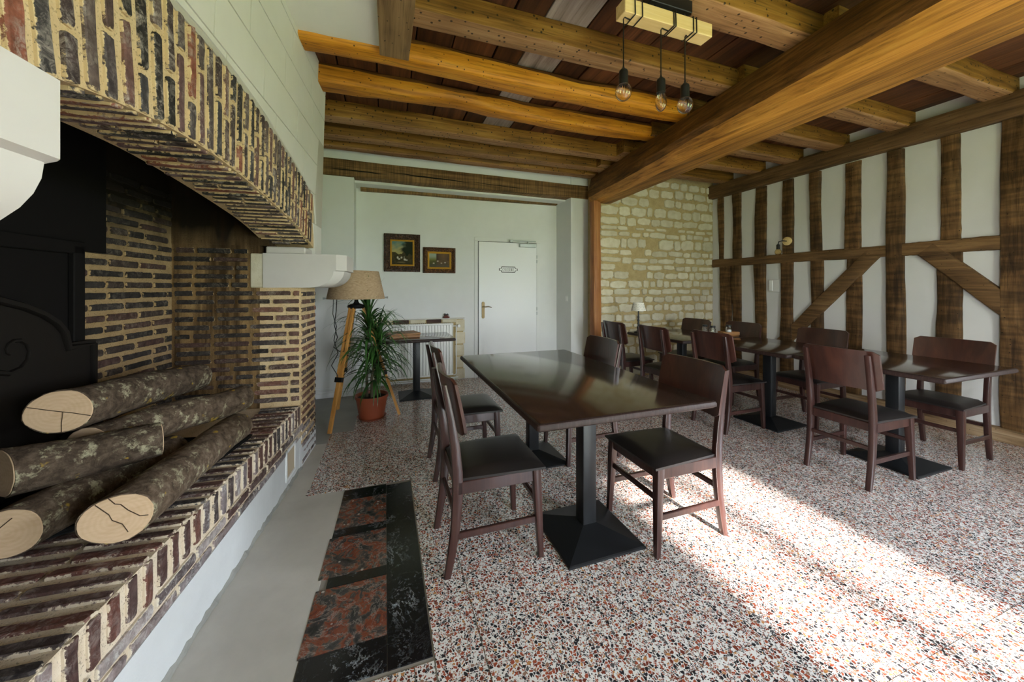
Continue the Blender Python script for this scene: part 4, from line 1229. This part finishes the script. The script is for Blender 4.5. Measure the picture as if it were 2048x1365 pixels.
# paintings
def painting(x0,x1,z0,z1,fw,gw,label,matk,paint):
    cx,cz=(x0+x1)/2,(z0+z1)/2; w_,h_=x1-x0,z1-z0
    p=empty('painting',(cx,5.148,cz),0,label,'painting','framed paintings on the back wall')
    def frame(nm,w_,h_,fw,ya,yb,mt,lip):
        bm=bmesh.new()
        rings=[]
        for o_,y in ((0,0),(0,ya),(fw*.35,yb),(fw*.7,ya*1.0),(fw,ya*.6),(fw,0)):
            rings.append([(x,y,z) for x,z in ((-w_/2+o_,-h_/2+o_),(w_/2-o_,-h_/2+o_),(w_/2-o_,h_/2-o_),(-w_/2+o_,h_/2-o_))])
        loft(bm,rings,True,False,False); return finish(nm,bm,mt,p)
    frame('frame',w_,h_,fw,-.028,-.045,M[matk],0)
    frame('gilt_slip',w_-2*fw,h_-2*fw,gw,-.018,-.024,M['gold'],0)
    nx,nz=56,44
    pw,ph=w_-2*fw-2*gw+.004,h_-2*fw-2*gw+.004
    bm=bmesh.new(); cl=bm.loops.layers.float_color.new('paint')
    V=[[bm.verts.new((-pw/2+pw*i/nx,-.009,-ph/2+ph*j/nz)) for j in range(nz+1)] for i in range(nx+1)]
    for i in range(nx):
        for j in range(nz):
            f=bm.faces.new((V[i][j],V[i+1][j],V[i+1][j+1],V[i][j+1]))
            for l in f.loops:
                u=(l.vert.co.x+pw/2)/pw; v=(l.vert.co.z+ph/2)/ph
                c=paint(u,v); l[cl]=(c[0],c[1],c[2],1)
    finish('canvas',bm,M['painting'],p,None,False)
rp=random.Random(2)
def lerp(a,b,t): t=max(0,min(1,t)); return tuple(x+(y-x)*t for x,y in zip(a,b))
na=[sm(50+i,4,6,16) for i in range(6)]
def blob(u,v,cx,cy,rx,ry): return max(0,1-((u-cx)/rx)**2-((v-cy)/ry)**2)
def paint1(u,v):
    n=na[0](u*2+v)*.5+na[1](v*2-u)*.5
    sky=lerp((.42,.36,.14),(.10,.20,.18),(v-.5)*2+n*.4)
    c=lerp((.035,.030,.014),(.07,.055,.022),v*1.5+n)
    tree=(u-.42-.18*na[2](v*1.6))*5+ (0 if v>.3 else -1)
    hz=.52-.10*na[3](u)-.1*u
    if v>hz: c=lerp(sky,(.014,.020,.010),tree+.4*n)
    for (cx,cy,rx,ry) in ((.62,.22,.07,.05),(.70,.20,.08,.03),(.28,.30,.05,.06),(.46,.30,.05,.05),(.35,.24,.06,.04),(.59,.30,.015,.07)):
        c=lerp(c,(.60,.55,.45),blob(u,v,cx,cy,rx,ry)*1.3)
    c=lerp(c,(.22,.17,.09),blob(u,v,.45,.10,.25,.025))
    return c
def paint2(u,v):
    n=na[4](u*2+v)*.5+na[5](v*2-u)*.5
    if u<.34:
        c=lerp((.16,.17,.05),(.30,.36,.28),(v-.55)*4)
        if v<.5: c=lerp((.03,.04,.025),(.10,.10,.03),v*2+n*.4)
    else:
        c=lerp((.075,.055,.035),(.17,.10,.05),v+n*.5)
        if v>.5: c=lerp(c,(.05,.032,.025),abs(u-.7)*2.4+n*.3)
    for (cx,cy,rx,ry) in ((.42,.44,.05,.06),(.78,.34,.06,.05),(.22,.28,.06,.05),(.60,.30,.05,.04)):
        c=lerp(c,(.52,.45,.38),blob(u,v,cx,cy,rx,ry)*1.2)
    if v<.2: c=lerp(c,(.10,.09,.07),.5)
    return c
painting(-.013,.457,1.524,2.036,.078,.022,'larger upright farmyard painting in a carved dark brown frame with thin gilt slip','carved',paint1)
painting(.498,.944,1.514,1.870,.058,.026,'smaller wide painting of poultry by a barn in a frame with bright gilt slip','carved2',paint2)

# kitchen door
dm=box('door_1',1.284,2.196,5.128,5.16,.008,1.982,M['white_paint'],None,.002); tag(dm,kind='structure')
bm=bmesh.new()
B(bm,1.276,1.2835,5.142,5.155,0,1.99); B(bm,2.1965,2.203,5.142,5.155,0,1.99); B(bm,1.276,2.203,5.142,5.155,1.9825,1.990); finish('shadow_gap',bm,M['gap'],dm)
bm=bmesh.new(); B(bm,1.225,1.276,5.140,5.16,0,1.989,.002); B(bm,2.203,2.26,5.140,5.16,0,1.989,.002); B(bm,1.225,2.26,5.140,5.16,1.9905,2.045,.002); finish('door_frame',bm,M['white_wall'],dm)
bm=bmesh.new(); prism(bm,[(1.350+x,.982+z) for x,z in rrect(.042,.245,.020,4)],'Y',5.118,5.128); finish('handle_plate',bm,M['brass'],dm,30)
bm=bmesh.new(); tube(bm,[(1.35,5.118,1.028),(1.35,5.085,1.028)],.009,10); tube(bm,[(1.35,5.085,1.028),(1.38,5.08,1.030),(1.42,5.08,1.034),(1.468,5.085,1.022)],[.009,.008,.008,.006],10); finish('door_handle',bm,M['brass'],dm,60)
bm=bmesh.new(); B(bm,1.335,1.365,5.1265,5.1282,.90,.93); finish('keyhole',bm,M['gap'],dm)
bm=bmesh.new(); B(bm,1.905,2.170,5.075,5.128,1.918,1.972,.005); finish('closer_body',bm,M['steel'],dm)
bm=bmesh.new(); B(bm,1.750,2.168,5.085,5.105,2.002,2.018,.003); B(bm,1.752,1.80,5.08,5.11,1.985,2.012,.003); B(bm,2.03,2.05,5.085,5.105,1.97,2.005,.002); finish('closer_arm',bm,M['steel'],dm)
for zc in (1.745,.95,.2):
    for q in (-.035,.035):
        bm=bmesh.new(); lathe(bm,[(.001,zc+q-.026),(.008,zc+q-.024),(.008,zc+q+.024),(.001,zc+q+.026)],10,(2.200,5.126,0)); finish('hinge',bm,M['steel'],dm,40)
# name plate
sg=empty('door_sign',(1.738,5.127,1.579),0,'white CUISINE name plate with dark outlined border on the kitchen door','sign')
def signpoly(w_,h_,c):
    q=[]
    for sx,sz in ((1,1),(1,-1),(-1,-1),(-1,1)):
        a=(sx*(w_/2-c*1.4),sz*h_/2); b_=(sx*(w_/2-c),sz*(h_/2-c*.9)); d_=(sx*(w_/2),sz*c*.55)
        q+= [a,b_,d_] if sx*sz>0 else [d_,b_,a]
    return q
bm=bmesh.new(); prism(bm,signpoly(.292,.090,.030),'Y',-.003,.0); finish('border',bm,M['black_metal'],sg)
bm=bmesh.new(); prism(bm,signpoly(.270,.072,.027),'Y',-.0045,-.003); finish('plate',bm,M['white_paint'],sg)
def glyph(ch):
    w_=.0225; h_=.046; s=.0056; t=.0026; q=[]
    def bar(x0,x1,z0,z1): q.append([(x0,z0),(x1,z0),(x1,z1),(x0,z1)])
    if ch in 'UIN':
        pass
    if ch=='C':
        n=14; outer=[]; inner=[]
        for k in range(n+1):
            a=R(48+264*k/n); outer.append((w_*.5*math.cos(a),h_*.5*math.sin(a))); 
            k2=1-.48*abs(math.cos(a))**1.5-.10; inner.append((w_*.5*math.cos(a)*.62 if True else 0,h_*.5*math.sin(a)*.90))
        for i in range(n): q.append([outer[i],outer[i+1],inner[i+1],inner[i]])
        bar(w_*.24,w_*.36,h_*.18,h_*.46); return q,w_
    if ch=='U':
        bar(-w_*.42,-w_*.42+s,-h_*.2,h_*.5); bar(w_*.36-t,w_*.36,-h_*.2,h_*.5)
        bar(-w_*.55,-w_*.1,h_*.46,h_*.5); bar(w_*.15,w_*.52,h_*.46,h_*.5)
        n=8
        for k in range(n):
            a0,a1=R(180+180*k/n),R(180+180*(k+1)/n)
            f=lambda a,o:(-.03*w_+(w_*.39-(o*.0032))*math.cos(a),-h_*.2+(h_*.3-o*.0025)*math.sin(a))
            q.append([f(a0,0),f(a1,0),f(a1,1),f(a0,1)])
        return q,w_
    if ch=='I':
        bar(-s/2,s/2,-h_*.5,h_*.5); bar(-.006,.006,h_*.46,h_*.5); bar(-.006,.006,-h_*.5,-h_*.46); return q,.012
    if ch=='N':
        bar(-w_*.42,-w_*.42+t,-h_*.5,h_*.5); bar(w_*.42-t,w_*.42,-h_*.5,h_*.5)
        q.append([(-w_*.45,h_*.5),(-w_*.45+s*1.3,h_*.5),(w_*.42,-h_*.5),(w_*.42-s*.9,-h_*.5)])
        bar(-w_*.6,-w_*.2,-h_*.5,-h_*.46); bar(w_*.2,w_*.6,h_*.46,h_*.5); return q,w_*1.05
    if ch=='E':
        bar(-w_*.4,-w_*.4+s,-h_*.5,h_*.5); bar(-w_*.5,w_*.36,h_*.46,h_*.5); bar(-w_*.5,w_*.38,-h_*.5,-h_*.46); bar(-w_*.4,w_*.18,-h_*.02,h_*.02)
        bar(w_*.30,w_*.38,h_*.30,h_*.5); bar(w_*.32,w_*.40,-h_*.5,-h_*.28); bar(w_*.12,w_*.18,-h_*.10,h_*.10); return q,w_*.95
    if ch=='S':
        n=18; pts=[]
        for k in range(n+1):
            t_=k/n; a=R(40+250*t_*2) if t_<.5 else R(290-180-250*(t_-.5)*2+0)
            if t_<.5: pts.append((w_*.36*math.cos(R(35+235*t_*2)),h_*.24+h_*.24*math.sin(R(35+235*t_*2))))
            else: pts.append((w_*.38*math.cos(R(90-235*(t_-.5)*2)),-h_*.24+h_*.24*math.sin(R(90-235*(t_-.5)*2))))
        for a,b_ in zip(pts,pts[1:]):
            d_=Vector((b_[0]-a[0],b_[1]-a[1])); 
            if d_.length<1e-6: continue
            nn=Vector((-d_.y,d_.x)).normalized()*.0017
            q.append([(a[0]-nn.x,a[1]-nn.y),(b_[0]-nn.x,b_[1]-nn.y),(b_[0]+nn.x,b_[1]+nn.y),(a[0]+nn.x,a[1]+nn.y)])
        bar(w_*.24,w_*.34,h_*.20,h_*.44); bar(-w_*.36,-w_*.26,-h_*.44,-h_*.20); return q,w_*.85
gl=[glyph(c) for c in 'CUISINE']; tot=sum(w_+.0080 for _,w_ in gl)-.0080; x=-tot/2
for (q,w_),ch in zip(gl,'CUISINE'):
    bm=bmesh.new()
    for poly in q: prism(bm,[(a+x+w_/2,b_) for a,b_ in poly],'Y',-.0055,-.0045)
    finish('letter',bm,M['black_metal'],sg); x+=w_+.0080
# light switch in the reveal
lsw=empty('light_switch',(2.577,4.86,1.145),R(-5.5),'white square light switch on the side of the right pier','switch')
bm=bmesh.new(); B(bm,-.012,0,-.041,.041,-.041,.041,.003); finish('plate',bm,M['white_plastic'],lsw)
bm=bmesh.new(); B(bm,-.020,-.011,-.025,.025,-.025,.025,.003); finish('rocker',bm,M['white_plastic'],lsw)
# white wall plate between studs
wp=empty('wall_plate',(4.985,3.46,1.335),0,'white square control plate on the limewashed panel below the wall lamp','plate')
bm=bmesh.new(); B(bm,-.014,0,-.075,.075,-.085,.085,.004); finish('cover',bm,M['panel'],wp)
bm=bmesh.new(); B(bm,-.022,-.013,.015,.065,-.07,.07,.004); finish('button',bm,M['white_plastic'],wp)
# sconce
sc_=empty('wall_lamp',(4.953,3.27,1.915),0,'wall lamp with round wooden plate, black socket and clear globe bulb on a stud','lamp')
bm=bmesh.new(); lathe(bm,[(.001,0),(.055,0),(.055,.018),(.050,.022),(.001,.022)],28); bmesh.ops.transform(bm,matrix=Matrix.Rotation(R(-90),4,'Y'),verts=bm.verts); finish('rosette',bm,M['pale_pine'],sc_,40)
bm=bmesh.new(); tube(bm,[(-.02,0,0),(-.07,.02,.005),(-.10,.045,-.005),(-.105,.05,-.04)],.006,8); finish('arm',bm,M['black_metal'],sc_,60)
bm=bmesh.new(); lathe(bm,[(.001,-.04),(.014,-.04),(.021,-.05),(.021,-.105),(.001,-.105)],16,(-.105,.05,0)); finish('socket',bm,M['black_plastic'],sc_,40)
def bulb(bm,c,r,z0,h,pear=False):
    out=[]; n=12
    for k in range(n+1):
        a=R(18+162*k/n)
        if pear: rr_=r*math.sin(a)*(.78+.22*(k/n)) ; zz=z0-h*.5+h*.5*math.cos(a)*1.0
        else: rr_=r*math.sin(a); zz=z0-h*.5+h*.5*math.cos(a)
        out.append((max(rr_,.0006),zz))
    out[0]=(.012,out[0][1]); 
    inn=[(max(rr_-.0012,.0004),zz+(.0012 if zz<z0-h*.5 else 0)) for rr_,zz in out]
    lathe(bm,out+list(reversed(inn)),24,c)
bm=bmesh.new(); bulb(bm,(-.105,.05,0),.038,-.10,.085); finish('bulb',bm,M['amber_glass'],sc_,60)
# ================================================================== pendant lamp over the large table
pl=empty('pendant_lamp',(1.45,1.605,2.90),0,'pendant lamp with pale pine bar, black canopy and three bulbs on black cords','lamp')
bm=bmesh.new(); B(bm,-.115,.165,-.035,.035,-.068,0,.003); finish('canopy',bm,M['black_plastic'],pl)
bm=bmesh.new(); B(bm,-.295,.290,-.052,.028,-.185,-.110,.003); finish('bar',bm,M['pale_pine'],pl)
bm=bmesh.new()
for xx in (-.09,.13): tube(bm,[(xx,-.01,-.12),(xx,-.01,-.06)],.006,8)
finish('bracket',bm,M['black_plastic'],pl,60)
for i,(xx,wraps,kind) in enumerate(((-.285,(-.235,-.190),'globe'),(-.045,(.015,.028),'pear'),(.120,(.150,.172),'globe'))):
    bm=bmesh.new()
    for wx in wraps:
        q=[]
        for k in range(17):
            a=6.2832*k/16; q.append((wx+.012*k/16-.006,-.012+max(-.0435,min(.0435,.062*math.cos(a))),-.1475+max(-.0405,min(.0405,.058*math.sin(a)))))
        tube(bm,q,.0032,6)
    tube(bm,[(wraps[0],-.012,-.188),(xx+.012,-.02,-.190),(xx,-.025,-.205),(xx,-.025,-.47)],.0032,6)
    cord=finish('cord',bm,M['black_plastic'],pl,60)
    bm=bmesh.new(); lathe(bm,[(.0035,-.445),(.0055,-.458),(.012,-.466),(.021,-.474),(.023,-.482),(.023,-.545),(.001,-.545)],20,(xx,-.025,0)); finish('socket',bm,M['black_plastic'],pl,35)
    bm=bmesh.new()
    if kind=='globe': bulb(bm,(xx,-.025,0),.042,-.537,.092)
    else: bulb(bm,(xx,-.025,0),.033,-.535,.110,True)
    bl=finish('bulb',bm,M['glass'],pl,60)
    bm=bmesh.new()
    for a in range(4): tube(bm,[(xx+.006*math.cos(a*1.57),-.025+.006*math.sin(a*1.57),-.552),(xx+.010*math.cos(a*1.57),-.025+.010*math.sin(a*1.57),-.605)],.0009,4)
    finish('filament',bm,M['filament'],bl)
